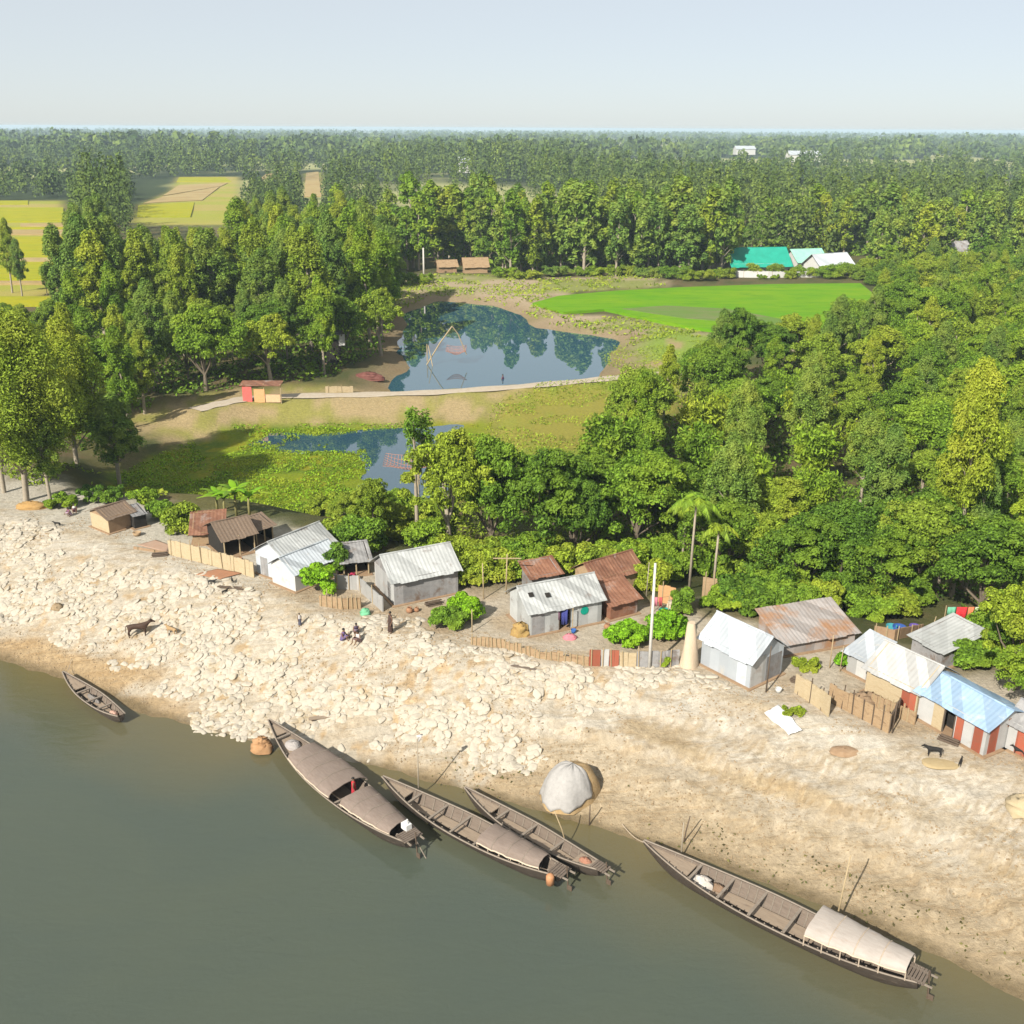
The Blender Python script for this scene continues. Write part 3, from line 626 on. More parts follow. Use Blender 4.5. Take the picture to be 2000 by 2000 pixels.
for u, v, vt, lb in [(1420,1135,960,'round tree left of the patchwork-roofed shed'),(1480,1150,990,'round tree directly above the patchwork roof'),(1560,1168,985,'leafy tree behind the patchwork roof'),(1640,1165,970,'leafy tree at the right end of the patchwork roof'),(1720,1180,1010,'leafy tree over the blue tub yard'),(1780,1175,960,'leafy tree behind the red washing'),(1330,1060,900,'leafy tree behind the two areca palms')]:
    ptree('broadleaf_tree', random.choice(V_B[:4]), u, v, vt, lb, None, 1.0)
def palm(label, u, v, vt, crown_mat, seed):
    p = at(u, v); h = hgt(p, vt); r = np.random.default_rng(seed); o = thing('areca_palm', label, 'palm', p, group='areca palms by the huts')
    b = MB(); b.tube([(0, 0, -.3), (.05, .1, h * .4), (.12, .1, h * .84)], [.13, .11, .09], 7); b.build('trunk', PALEBARK, o, True)
    n = 11; top = Vector((.12, .1, h * .82))
    for k in range(n):
        a = 2 * math.pi * k / n + r.uniform(-.2, .2); el = r.uniform(.5, 1.25); Lf = r.uniform(2.0, 2.7) * h / 9; f = MB()
        pts = [top + Vector((math.cos(a) * math.cos(el) * Lf * t, math.sin(a) * math.cos(el) * Lf * t, Lf * (math.sin(el) * t - .85 * t * t))) for t in (0, .25, .5, .75, 1)]
        f.tube(pts, [.04, .03, .025, .02, .01], 4)
        for j in range(26):
            t = .12 + .88 * j / 25; i = min(3, int(t * 4)); q = pts[i].lerp(pts[i + 1], t * 4 - i); d = (pts[i + 1] - pts[i]).normalized(); s = d.cross(Vector((0, 0, 1))).normalized()
            for sg in (-1, 1):
                e = q + s * sg * .55 * math.sin(math.pi * min(1, .15 + t * .85)) * h / 9 + d * .25 + Vector((0, 0, -.28)); w = d * .07
                f.add([q - w, q + w, e + w * .3, e - w * .3], [(0, 1, 2, 3)])
        f.build('frond', crown_mat, o)
    return o
palm('taller areca palm with grey stem left of the other', 1346, 1150, 940, L_MID, 1)
palm('shorter yellow-leaved areca palm behind the long white hut', 1392, 1160, 1005, L_YEL, 2)
palm('areca palm half hidden behind the taller palm', 1330, 1125, 960, L_YEL, 3)
for i, (u, v, lb) in enumerate([(1648,720,'palm with drooping fronds high in the far right grove'),(1780,700,'yellowish palm rising from the middle of the far right grove')]): palm(lb, u, v, v - 105, L_YEL, 8 + i)
def banana(u, v, h, label, seed):
    p = at(u, v); r = np.random.default_rng(seed); o = thing('banana_plant', label, 'banana plant', p, group='banana plants')
    b = MB(); b.tube([(0, 0, -.2), (0, 0, h * .35), (.05, 0, h * .55)], [.16, .13, .08], 7); b.build('trunk', BAMSTEM, o, True)
    for k in range(8):
        a = 2 * math.pi * k / 8 + r.uniform(-.3, .3); el = r.uniform(.7, 1.3); L = h * r.uniform(.5, .68); f = MB(); Pm = []
        for j in range(7):
            t = j / 6; c = Vector((.05 + math.cos(a) * L * (math.cos(el) * t + .25 * t * t), math.sin(a) * L * (math.cos(el) * t + .25 * t * t), h * .5 + L * (math.sin(el) * t - .55 * t * t)))
            s = Vector((-math.sin(a), math.cos(a), 0)) * (.30 * math.sin(math.pi * (.06 + .9 * t)) * h / 4); Pm.append([c - s + Vector((0, 0, -.06)), c, c + s + Vector((0, 0, -.06))])
        f.grid(Pm); f.build('leaf', L_BRI if k % 2 else L_MID, o, True)
for i, (u, v, h) in enumerate([(440, 1012, 4.2), (462, 1008, 4.8), (488, 1012, 4.4), (425, 1000, 3.6)]):
    banana(u, v, h, ['banana plant in the middle left of the clump over the marsh', 'tallest banana plant of the clump over the marsh', 'banana plant nearest the white hut in the clump', 'banana plant at the left of the clump, by the round bush'][i], i)
def bush(u, v, w, h, mat, label, name='bush', seed=1, cat='bush', d=None, per=150):
    p = at(u, v); r = np.random.default_rng(seed); d = d or w * .7; n = int(14 + 5 * w); cs = [np.array([r.uniform(-.5, .5) * w, r.uniform(-.5, .5) * d, h * r.uniform(.15, .75)]) for _ in range(n)]
    cs = [c * np.array([1, 1, 1.0]) if (2 * c[0] / w) ** 2 + (2 * c[1] / d) ** 2 < 1.1 else c * np.array([.7, .7, .8]) for c in cs]
    V = clump_leaves(cs, [min(w, h) * r.uniform(.18, .3) for _ in cs], per * 1.6, .20, 1.5, None, .8, r); V[:, 2] = np.maximum(V[:, 2], .02)
    o = link(name, leaf_mesh(name, V, mat)); o.location = p; return tag(o, label, cat)
bush(365, 1040, 3.6, 3.4, L_YEL, 'round olive bush between the banana plants and the mud hut', seed=2)
bush(318, 1012, 2.6, 2.2, L_MID, 'low dark bush behind the mud hut', seed=3)
bush(280, 985, 2.6, 1.8, L_MID, 'green scrub behind the dark lean-to of the mud hut', seed=13)
bush(200, 975, 4.5, 1.6, L_DARK, 'scrub at the foot of the lone narrow tree', seed=14)
bush(120, 990, 3.6, 1.5, L_MID, 'scrub beside the white stems at the left', seed=15)
bush(622, 1160, 2.3, 3.0, L_BRI, 'bright green sapling in front of the white hut', seed=4)
bush(648, 1120, 2.6, 3.2, L_DARK, 'dark leafy bush behind the bright sapling', seed=24)
bush(905, 1210, 2.4, 2.4, L_BRI, 'bright leafy bush right of the grey ridge-roofed hut', seed=5)
bush(875, 1225, 2.6, 1.8, L_MID, 'dark spreading bush left of the wooden fence post', seed=6)
bush(1225, 1258, 3.0, 2.0, L_BRI, 'creeper heap on the fence left of the tall white pole', seed=7)
bush(1300, 1245, 3.0, 2.4, L_BRI, 'creeper heap on the fence right of the tall white pole', seed=8)
bush(1330, 1200, 1.6, 3.0, L_MID, 'dark shrub at the foot of the palms', seed=9)
bush(1310, 1130, 3.2, 3.2, L_MID, 'leafy shrub left of the palm stems', seed=19)
bush(1658, 1300, 2.2, 1.5, L_BRI, 'bright bean trellis in front of the white lean-to', seed=10)
bush(1575, 1305, 2.0, .9, L_YEL, 'dry weeds beside the long white hut', seed=11)
bush(1548, 1395, 1.6, .5, L_YEL, 'patch of weeds by the white cloth', seed=12, per=60)
bush(1290, 1298, 1.4, .9, L_MID, 'little green shrub right of the tall white pole', seed=16)
bush(1900, 1300, 3.0, 2.6, L_MID, 'bush hiding the end of the grey lean-to roof', seed=17)
bush(1990, 1290, 4.0, 3.0, L_YEL, 'tangled bush at the right edge of the grove', seed=18)
bush(800, 555, 12, 3.5, L_MID, 'long green bush on the far shore of the pond', seed=20, d=5)
for i, (u, v, w, h) in enumerate([(1395,1128,4,3.5),(1440,1145,4,3.2),(1475,1160,3.5,3),(1520,1172,4,3.4),(1570,1168,4,3.6),(1615,1162,4,3.4),(1665,1175,4,3.2),(1720,1182,3.5,3),(1765,1178,4,3.5),(1940,1262,4,3.6),(1975,1300,4,3.5),(1500,1200,4,2.8),(1545,1195,4,3),(1595,1190,4,2.8),(1640,1185,4,3),(1700,1206,3.4,2.4),(1745,1204,3.4,2.6),(1455,1188,4,2.8),(1415,1190,3,2.2),(1690,546,9,4),(1716,556,8,4),(1742,560,8,4.5),(1705,534,9,5),(1735,545,9,5),(1280,1100,4,3),(1250,1120,3.5,2.6),(1420,1165,3,2)]):
    bush(u, v, w, h, [L_MID, L_YEL, L_DARK][i % 3], 'leafy shrub at the edge of the right-hand grove', 'shrub', 40 + i, 'shrub', None, 260)['group'] = 'shrubs at the edge of the right-hand grove'
for i, (u, v, w, h) in enumerate([(655,1062,4,3.2),(700,1075,4,3.6),(745,1050,4,4),(790,1052,4,3.4),(838,1078,3.6,3.8),(905,1098,3.6,3),(955,1105,3.6,3),(1015,1110,4,3.5),(1075,1100,4,3.2),(690,1015,4.5,3.4),(760,1005,4.5,3),(640,1005,4,2.6),(850,1030,4,3.5),(1130,1120,3.5,2.6),(915,1140,3.4,3.2),(960,1132,3.4,3.4),(1010,1128,3.4,3),(1115,1128,3.6,3.4),(1160,1130,3.6,3.6),(1215,1128,4,4),(1268,1150,3.2,3)]):
    bush(u, v, w, h, [L_YEL, L_MID, L_YEL][i % 3], 'yellow-green shrub in the thicket between the marsh and the middle huts', 'shrub', 60 + i, 'shrub', None, 240)['group'] = 'shrubs behind the middle huts'
for i in range(13):
    bush(1405 + i * 21 + 8 * math.sin(i * 5.1), 541 + 3 * math.sin(i * 2), 5.5 + 2.5 * math.sin(i * 3.3), 2.7 + 1.5 * math.sin(i * 2.7), [L_MID, L_YEL][i % 2], 'shrub hiding the walls of the green and white roofed houses', 'shrub', 80 + i, 'shrub', None, 120)['group'] = 'shrubs along the far edge of the rice field'
ptree('eucalyptus_tree', V_T[1], 24, 572, 428, 'thin pale-stemmed tree in front of the yellow fields', None, .8)
ptree('eucalyptus_tree', V_T[0], 44, 582, 470, 'second thin tree in front of the yellow fields, right of the first', None, .9)
ptree('eucalyptus_tree', V_T[1], 92, 576, 520, 'short pale-stemmed tree at the right of the yellow fields', None, .9)
for i, (u, v, w, h) in enumerate([(985,541,7,3),(1030,544,9,2.6),(1085,540,8,3.4),(1150,538,10,3),(1215,538,8,3.6),(1265,541,9,3),(1320,545,8,4),(1365,548,9,3.6),(720,545,7,3),(760,548,6,2.4)]):
    bush(u, v, w, h, [L_MID, L_YEL, L_EUC][i % 3], 'low bush at the foot of the trees on the far pond shore', 'bush', 110 + i, 'bush', None, 120)['group'] = 'bushes along the far pond shore'
# undergrowth and water weeds: nobody could count them
def cover(name, polys, dens, hmax, size, mat, label, cat, avoid=(), seed=1, z=None):
    r = np.random.default_rng(seed); Vs = []
    for poly in polys:
        pa = np.array(poly); lo, hi = pa.min(0), pa.max(0); n = int((hi - lo).prod() * dens); q = r.uniform(lo, hi, (n, 2)); ok = pg_dist(q[:, 0], q[:, 1], poly) > 0
        for av, dd in avoid: ok &= pg_dist(q[:, 0], q[:, 1], av) < -dd
        ok &= fbm(q[:, 0] * .18, q[:, 1] * .18, seed) > (-1 if name == 'rice_plants' else .5 if z else .42); q = q[ok]; hh = fbm(q[:, 0] * .3, q[:, 1] * .3, seed + 5)
        g = hf(q[:, 0], q[:, 1]) + (.75 if name == 'rice_plants' else 0)
        if z: g = np.maximum(g, z)
        zz = g + r.random(len(q)) ** 1.3 * hmax * np.clip(hh * 2 - .4, .08, 1)
        nn = rand_dirs(len(q), r) + np.array([0, -.2, .9]); nn /= np.linalg.norm(nn, axis=1)[:, None]
        Vs.append(leaf_quads(np.stack([q[:, 0], q[:, 1], zz + .05], 1), nn, size, 1.6, None, r))
    V = np.concatenate(Vs); return tag(link(name, leaf_mesh(name, V, mat)), label, cat, kind='stuff')
cover('undergrowth', [GR], 9.0, 4.2, .32, L_DARK, 'tangled undergrowth filling the right-hand grove', 'undergrowth', AV, 1)  # dark leaf colour chosen to paint deep shade between the crowns
cover('undergrowth', [GL], 4.5, 3.4, .42, L_DARK, 'shaded undergrowth of the grove left of the pond', 'undergrowth', AV, 2)
cover('undergrowth', [PX([(640,1040),(760,1010),(900,1000),(1010,900),(1130,930),(1180,1000),(1200,1090),(1130,1100),(980,1095),(900,1075),(830,1070),(700,1050)], ZB)], 14, 3.4, .26, L_YEL, 'weeds and shrubs behind the middle huts', 'undergrowth', (), 3)
cover('undergrowth', [GM], .8, 3.2, 1.1, L_DARK, 'undergrowth of the wood behind the pond', 'undergrowth', AV, 4)
cover('water_weed', [MARSH], 15, .26, .2, leafmat('marsh_weed', (.16, .26, .018), (.25, .36, .025), (.30, .32, .03), .25), 'yellow-green water weed covering the marsh', 'water weed', [(POOL, -1.0)], 5)
cover('water_weed', [PX([(480,872),(500,850),(600,848),(720,842),(735,862),(705,890),(600,892)], ZP)], 10, .12, .3, L_YEL, 'floating weed breaking up the left half of the marsh pool', 'water weed', (), 15, ZP)
cover('grass', [GRASS1, GRASS2], 6, .3, .2, L_YEL, 'rough grass on the slope by the dike', 'grass', (), 6)
cover('grass', [PX([(0,955),(120,940),(230,930),(330,985),(330,1005),(200,985),(60,985)], ZB)], 9, .8, .3, L_YEL, 'rough grass behind the left end of the village', 'grass', (), 7)

cover('grass', [SANDY], 1.6, .5, .45, L_YEL, 'coarse grass patches on the sandy shore behind the pond', 'grass', [(POND, 2), (PADDY, 0)], 16)
cover('tufts', [PX([(830,1478),(1000,1500),(1300,1560),(1500,1640),(1800,1760),(2000,1850),(2000,1930),(1700,1795),(1400,1665),(1150,1598),(1000,1560),(850,1522)], .6)], 5, .22, .12, leafmat('dry_tuft', (.09, .07, .03), (.15, .12, .05), (.12, .11, .05), .1), 'dark dry tufts dotted along the wet edge of the bank', 'tufts', (), 8)
# ------------------------------------------------------------------ building materials
TIN = pmat('grey_tin', (.40, .41, .40), (.50, .51, .50), 1.2, .5, (.24, .21, .19), .15, .9, .85, .1, metal=.0, spec=.5)
TIN_W = pmat('white_tin', (.47, .51, .55), (.54, .575, .61), 1.0, .45, (.5, .47, .42), .1, .8, .85, .1, spec=.5)
TIN_B = pmat('blue_tin', (.30, .44, .62), (.38, .51, .66), .8, .45, (.55, .6, .66), .2, .8, .85, .1, spec=.5)
TIN_P = pmat('pale_tin', (.44, .435, .42), (.52, .515, .50), 1.2, .5, (.33, .25, .2), .12, .7, .85, .1, spec=.5)
TIN_D = pmat('weathered_tin', (.24, .235, .235), (.36, .35, .345), 1.5, .6, (.17, .12, .09), .3, .8, .8, .1)
TIN_R = pmat('rusty_tin', (.20, .085, .05), (.31, .155, .095), 1.8, .8, (.36, .30, .27), .25, .6, .8, .1)
TIN_M = pmat('patchwork_tin', (.42, .39, .375), (.35, .30, .27), .9, .65, (.36, .20, .11), .38, .4, .9, .1)
REDP = pmat('red_painted_tin', (.42, .10, .055), (.34, .12, .07), 2, .7, (.2, .1, .07), .1, 1.5, .7, .1)
MUD = pmat('mud_wall', (.30, .19, .11), (.38, .26, .16), 2, .95, bump=.5)
MATW = pmat('bamboo_mat', (.44, .34, .20), (.54, .44, .29), 4, .85, (.38, .27, .15), .2, 1.0, bump=.4, stretch=(1, 1, 3))
MATB = pmat('old_bamboo_mat', (.34, .225, .125), (.42, .30, .18), 4, .9, (.22, .14, .08), .3, 1.2, bump=.4, stretch=(1, 1, 3))
THATCH = pmat('thatch', (.15, .105, .075), (.24, .175, .125), 5, .95, bump=.6, stretch=(1, 3, 1))
BAMB = pmat('bamboo_pole', (.46, .36, .22), (.36, .27, .15), 6, .7, bump=.2)
DWOOD = pmat('dark_wood', (.085, .06, .042), (.14, .10, .07), 5, .8, bump=.3, stretch=(1, 6, 6))
DARKIN = pmat('dark_sheet_inside_shade', (.02, .017, .014), (.035, .03, .025), 3, .95)  # near-black puts the shade of interiors into colour; also dark walls, roof patches
WHITEP = pmat('whitewash', (.55, .54, .51), (.62, .61, .585), 1.5, .85, (.45, .38, .3), .12, 1, bump=.2)
CONC = pmat('pale_concrete', (.58, .55, .50), (.68, .65, .60), 3, .85, bump=.2)
GREENR = pmat('green_roof_paint', (.0, .30, .21), (.01, .38, .27), .5, .5, bump=.1, spec=.5)
PGREEN = pmat('pale_green_roof_paint', (.25, .55, .42), (.34, .62, .50), .5, .5, bump=.1)
def cloth(name, c, v=.8): return pmat(name, tuple(x * v for x in c), c, 4, .9, bump=.3)
def hut(name, label, A, B, Wd, eave, ridge, wall, roof, oh=.35, door=None, mono=False, front=True, panels=(), ridgecap=None, roof2=None, group='tin huts of the village', wave=.011, base=MUD, posts=False, open_front=False):
    """ridge runs along the front A-B; door=(x0,x1,height); walls are thin sheets round a hollow room"""
    L = math.hypot(B.x - A.x, B.y - A.y); rz = math.atan2(B.y - A.y, B.x - A.x); z = (A.z + B.z) / 2
    o = thing(name, label, 'hut', (A.x, A.y, z), rz, group); t = .05; b = MB(); dn = -1.2
    back = ridge if mono else eave
    if not open_front:
        if door:
            x0, x1, dh = door
            b.box((x0 / 2, t / 2, (eave + dn) / 2), (x0, t, eave - dn)); b.box(((x1 + L) / 2, t / 2, (eave + dn) / 2), (L - x1, t, eave - dn)); b.box(((x0 + x1) / 2, t / 2, (eave + dh) / 2), (x1 - x0, t, eave - dh))
        else: b.box((L / 2, t / 2, (eave + dn) / 2), (L, t, eave - dn))
    b.box((L / 2, Wd - t / 2, (back + dn) / 2), (L, t, back - dn))
    for x in (0, L - t):
        pts = [(t, dn), (Wd - t, dn), (Wd - t, back), (t, eave)] if mono else [(t, dn), (Wd - t, dn), (Wd - t, eave), (Wd / 2, ridge), (t, eave)]
        n = len(pts); b.add([(x, p, q) for p, q in pts] + [(x + t, p, q) for p, q in pts], [tuple(range(n)), tuple(range(2 * n - 1, n - 1, -1))] + [(i, i + n, (i + 1) % n + n, (i + 1) % n) for i in range(n)])
    wl_ = b.build('wall', wall, o)
    f = MB(); f.box((L / 2, Wd / 2, -.62), (L + .5, Wd + .5, 1.4)); f.build('plinth', base, o)
    def slope(y0, z0, y1, z1, mat):
        nx = max(8, int((L + 2 * oh) / .085)); ln = math.hypot(y1 - y0, z1 - z0); ny, nz = -(z1 - z0) / ln, (y1 - y0) / ln; top, bot = [], []; g = MB()
        rs_ = random.Random(int(L * 977 + y1 * 31)); off = [(rs_.uniform(-.09, .07), rs_.uniform(-.012, .02)) for _ in range(200)]
        for i in range(nx + 1):
            x = -oh + (L + 2 * oh) * i / nx; w = wave * math.sin(2 * math.pi * x / .34) + .015 * math.sin(x * 1.7 + L); row = []
            for k in range(4):
                q = k / 3; oy, oz = off[int((x + oh) / .8)]; sag = -.05 * math.sin(math.pi * q) + oz - .03 * math.sin(math.pi * (x + oh) / (L + 2 * oh)); q2 = q + (oy / ln if k == 0 else 0); row.append((x, y0 + (y1 - y0) * q2 + ny * (w + sag), z0 + (z1 - z0) * q2 + nz * (w + sag) + .03))
            top.append(row)
        g.grid(top); g.grid([[(p[0], p[1] - ny * .03, p[2] - nz * .03) for p in r[::-1]] for r in top])
        for r in (top[0], top[-1]):
            g.grid([r, [(p[0], p[1] - ny * .03, p[2] - nz * .03) for p in r]])
        for k in (0, 3):
            e = [r[k] for r in top]; g.grid([e, [(p[0], p[1] - ny * .03, p[2] - nz * .03) for p in e]])
        return g.build('roof_slope', mat, o)
    if mono:
        s = (ridge - eave) / Wd; slope(-oh, eave - oh * s, Wd + oh * .6, ridge + oh * .6 * s, roof)
    else:
        s = (ridge - eave) / (Wd / 2); s1_ = slope(-oh, eave - oh * s, Wd / 2, ridge, roof); slope(Wd + oh, eave - oh * s, Wd / 2, ridge, roof2 or roof)
        c = MB(); c.tube([(-oh, Wd / 2, ridge + .04), (L + oh, Wd / 2, ridge + .04)], .07, 6); c.build('ridge_cap', ridgecap or roof, s1_)
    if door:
        x0, x1, dh = door; d = MB(); d.box(((x0 + x1) / 2, .9, dh / 2), (x1 - x0 + .8, .05, dh)); d.build('doorway_shade', DARKIN, o)  # dark sheet added behind the doorway to paint its inside shade
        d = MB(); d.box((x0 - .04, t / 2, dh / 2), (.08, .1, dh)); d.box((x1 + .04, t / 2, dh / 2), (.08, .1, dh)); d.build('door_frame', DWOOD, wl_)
    for side, a0, a1, z0, z1, mt in panels:
        g = MB(); 
        if side == 'front': g.box(((a0 + a1) / 2, -.012, (z0 + z1) / 2), (a1 - a0, .02, z1 - z0))
        elif side == 'left': g.box((-.012, (a0 + a1) / 2, (z0 + z1) / 2), (.02, a1 - a0, z1 - z0))
        else: g.box((L + .012, (a0 + a1) / 2, (z0 + z1) / 2), (.02, a1 - a0, z1 - z0))
        g.build('wall_panel', mt, o)
    if posts:
        for x in (.05, L / 2, L - .05): g = MB(); g.tube([(x, .05, -.5), (x, .05, eave)], .07, 6); g.build('post', BAMB, o)
    return o
def AB(a, b, z=None): return at(*a, z), at(*b, z)
H1 = hut('tin_hut', 'blue-grey roofed hut with white gable behind the small white hut', *AB((566, 1142), (655, 1102)), 4.2, 2.3, 3.6, TIN_W, TIN, panels=[('left', 2.7, 3.6, 0, 1.8, TIN_D)])
H2 = hut('tin_hut', 'small white hut in front with bright white gable end', *AB((578, 1157), (662, 1122)), 3.1, 1.9, 2.9, WHITEP, TIN_W)
H3 = hut('tin_hut', 'grey ridge-roofed tin hut with long dark side wall', *AB((771, 1184), (895, 1158)), 4.6, 2.35, 3.8, TIN_D, TIN, panels=[('left', .04, 4.56, -.2, 2.3, TIN_P), ('left', .7, 1.5, -.1, 1.75, TIN_D)])
H4 = hut('tin_hut', 'patched grey hut with an open doorway and a round green mark on its wall', *AB((1036, 1243), (1174, 1215)), 4.0, 2.2, 3.5, TIN, TIN, door=(2.55, 3.4, 1.9), panels=[('front', .1, 1.2, 0, 1.9, TIN_D)])
g = MB(); g.tube([(4.75, -.03, 1.35), (4.75, -.045, 1.35)], .36, 14); g.build('round_mark', pmat('teal_paint', (.0, .28, .19), (.0, .33, .24), 3, .6), H4)
for x, y in ((.55, 1.15), (1.9, .9)): 
    g = MB(); zz = 2.2 + (3.5 - 2.2) * y / 2; g.box((x, y, zz + .075), (.42, .42, .02), (math.atan2(1.3, 2), 0, 0)); g.build('roof_patch', DARKIN, H4)
H5 = hut('tin_hut', 'rust-red roofed hut half hidden behind the patched grey hut', *AB((1165, 1172), (1248, 1150)), 3.0, 2.0, 3.0, MATB, TIN_R, panels=[('front', .3, 2.2, 0, 2.0, TIN_R)])
H5b = hut('tin_shed', 'low rusty lean-to roof left of the rust-red hut', *AB((1038, 1160), (1092, 1150)), 2.0, 1.6, 2.2, TIN_D, TIN_R, mono=True)
H5c = hut('tin_shed', 'rusty little cook shed with red walls beside the patched grey hut', *AB((1192, 1212), (1244, 1198)), 2.4, 1.5, 2.3, TIN_R, TIN_R, mono=True)
H6 = hut('tin_hut', 'long bright white tin hut with a pole at its gable end', *AB((1368, 1297), (1463, 1346)), 3.6, 2.35, 3.7, TIN_W, TIN_W, panels=[('right', .05, 1.6, 0, 2.3, TIN_P), ('right', 1.7, 3.4, -.1, 2.0, TIN_D)])
H7 = hut('tin_shed', 'shed with rusty patchwork roof behind the long white hut', *AB((1530, 1282), (1668, 1258)), 3.7, 1.15, 2.2, TIN_M, TIN_M, mono=True)
H8 = hut('tin_hut', 'long pale tin hut joined to the blue-roofed one', *AB((1688, 1352), (1786, 1402)), 4.2, 2.1, 3.4, MATW, TIN_P, panels=[('front', 2.9, 4.0, -.1, 1.9, REDP)])
H8b = hut('tin_shed', 'small white lean-to roof left of the long pale hut', *AB((1652, 1310), (1690, 1330)), 2.4, 1.7, 2.5, TIN_P, TIN_W, mono=True)
H9 = hut('tin_hut', 'blue-roofed hut with rust-red and grey wall sheets', *AB((1790, 1402), (1919, 1478)), 3.7, 2.2, 3.0, TIN_P, TIN_B, mono=False, door=(2.1, 2.85, 1.95),
   panels=[('front', 3.0, 3.55, -.1, 2.1, REDP), ('front', 4.35, 5.0, -.1, 2.1, REDP), ('right', .35, 1.15, -.1, 2.1, REDP), ('right', 2.0, 3.4, 1.6, 2.2, TIN_R), ('front', 1.2, 2.0, -.1, 2.0, MATW)])
H9b = hut('tin_hut', 'hut with red door cut by the right edge of the photo', *AB((1962, 1462), (2040, 1500)), 3.2, 2.1, 3.0, TIN_P, TIN_D, panels=[('front', .6, 1.4, 0, 2, REDP)])
H10 = hut('tin_shed', 'low grey lean-to roof behind the long pale hut', *AB((1778, 1275), (1836, 1308)), 4.2, 1.5, 2.3, TIN_D, TIN, mono=True)
L1 = hut('mud_hut', 'small brown hut with one cream wall at the left end of the village', *AB((215, 1043), (262, 1028)), 3.2, 1.7, 2.3, MUD, THATCH, panels=[('left', .03, 3.17, -.2, 1.6, MATW)], group='thatched huts')
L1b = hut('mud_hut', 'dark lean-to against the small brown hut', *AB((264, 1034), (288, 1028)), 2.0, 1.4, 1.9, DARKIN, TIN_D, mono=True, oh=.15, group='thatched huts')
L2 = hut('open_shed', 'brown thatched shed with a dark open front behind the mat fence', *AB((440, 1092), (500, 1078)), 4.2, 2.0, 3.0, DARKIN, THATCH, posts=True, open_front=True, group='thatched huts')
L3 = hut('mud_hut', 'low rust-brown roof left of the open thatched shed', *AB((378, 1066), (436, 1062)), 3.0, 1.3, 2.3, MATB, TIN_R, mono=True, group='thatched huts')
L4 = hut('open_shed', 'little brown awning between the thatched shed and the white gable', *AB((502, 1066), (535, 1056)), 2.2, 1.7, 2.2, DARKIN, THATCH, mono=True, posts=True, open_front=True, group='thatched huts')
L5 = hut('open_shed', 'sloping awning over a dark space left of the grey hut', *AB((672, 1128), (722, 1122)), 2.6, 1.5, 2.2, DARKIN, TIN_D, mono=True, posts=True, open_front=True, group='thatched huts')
# houses beyond the rice field
G1 = hut('farmhouse', 'long house with a bright green roof beyond the rice field', *AB((1432, 536), (1538, 534), ZB), 10, 3.0, 7.0, WHITEP, GREENR, oh=1.2, group='houses beyond the rice field', wave=.05)
G2 = hut('farmhouse', 'house with a pale green roof beside the bright green one', *AB((1558, 530), (1610, 528), ZB), 8, 3.2, 6.0, WHITEP, PGREEN, oh=.9, group='houses beyond the rice field', wave=.05)
G3 = hut('farmhouse', 'house with a white roof right of the pale green one', *AB((1604, 538), (1664, 534), ZB), 8, 2.6, 5.6, WHITEP, TIN_W, oh=.9, group='houses beyond the rice field', wave=.05)
G4 = hut('shed', 'brown mud shed under the trees on the far pond shore', *AB((908, 534), (952, 533), ZB), 4, 2.2, 4.2, MATB, MATB, oh=.6, group='sheds on the far shore', wave=.05)
G5 = hut('shed', 'reddish shed with open front on the far pond shore', *AB((858, 533), (892, 532), ZB), 4, 2.0, 3.4, MUD, MATB, oh=.6, group='sheds on the far shore', wave=.05)
G6 = hut('shed', 'pinkish mud house hidden in the left grove', *AB((325, 560), (362, 556), ZB), 6, 3.0, 5.0, REDP, TIN_R, oh=.6, group='sheds on the far shore', wave=.05)
G7 = hut('farmhouse', 'grey roof showing through the trees at the upper right', *AB((1862, 515), (1896, 513), ZB), 7, 3.5, 6.5, WHITEP, TIN_D, oh=.8, group='houses beyond the rice field', wave=.05)
for i, (u, v, w, lb) in enumerate([(900, 322, 26, 'pale far building left of centre in the hazy forest'), (1545, 286, 60, 'white far village strip below the horizon'), (1440, 272, 36, 'small pale building near the horizon'), (1115, 268, 30, 'pale speck of a building at the horizon')]):
    d = 900 + i * 350; p = Vector(ray(u, v)) ; p = p * (d / p.y); a = Vector((p.x, p.y, ZB + 8 * 0)); 
    hut('farmhouse', lb, Vector((p.x, d, 8)), Vector((p.x + w * d / 2005, d + 3, 8)), 16, 7, 11, WHITEP, TIN_W, oh=.8, group='far buildings', wave=0, base=WHITEP)

# ------------------------------------------------------------------ fences and poles
def fence(label, pts, h, mat, posts=3, name='mat_fence', thick=.05, group='fences round the yards', post_mat=None, wob=.05, up=.1):
    P_ = [at(*p) for p in pts]; o = thing(name, label, 'fence', P_[0], group=group); c = P_[0]; b = MB(); b2 = []
    for a, e in zip(P_, P_[1:]):
        n = max(2, int((e - a).length / .45)); d = (e - a).normalized(); nv = Vector((-d.y, d.x, 0)) * thick
        for k in range(n):
            q0 = a.lerp(e, k / n) - c; q1 = a.lerp(e, (k + 1) / n) - c; h0 = h * random.uniform(1 - wob, 1 + wob)
            vs = [q0 - nv, q1 - nv, q1 + nv, q0 + nv]; b.add([v + Vector((0, 0, -.5)) for v in vs] + [v + Vector((random.uniform(-.03, .03), 0, h0)) for v in vs], [(3, 2, 1, 0), (4, 5, 6, 7), (0, 1, 5, 4), (1, 2, 6, 5), (2, 3, 7, 6), (3, 0, 4, 7)])
        for k in range(posts): b2.append(a.lerp(e, (k + .2) / posts) - c)
    b.build('panel', mat, o)
    for q in b2: g = MB(); g.tube([q + Vector((0, -.1, -.4)), q + Vector((random.uniform(-.1, .1), -.1, h * random.uniform(1.05, 1.4)))], .045, 5); g.build('post', post_mat or BAMB, o)
    return o
fence('pale bamboo mat fence in front of the thatched shed', [(331, 1083), (410, 1103), (497, 1128)], 1.5, MATW, 4)
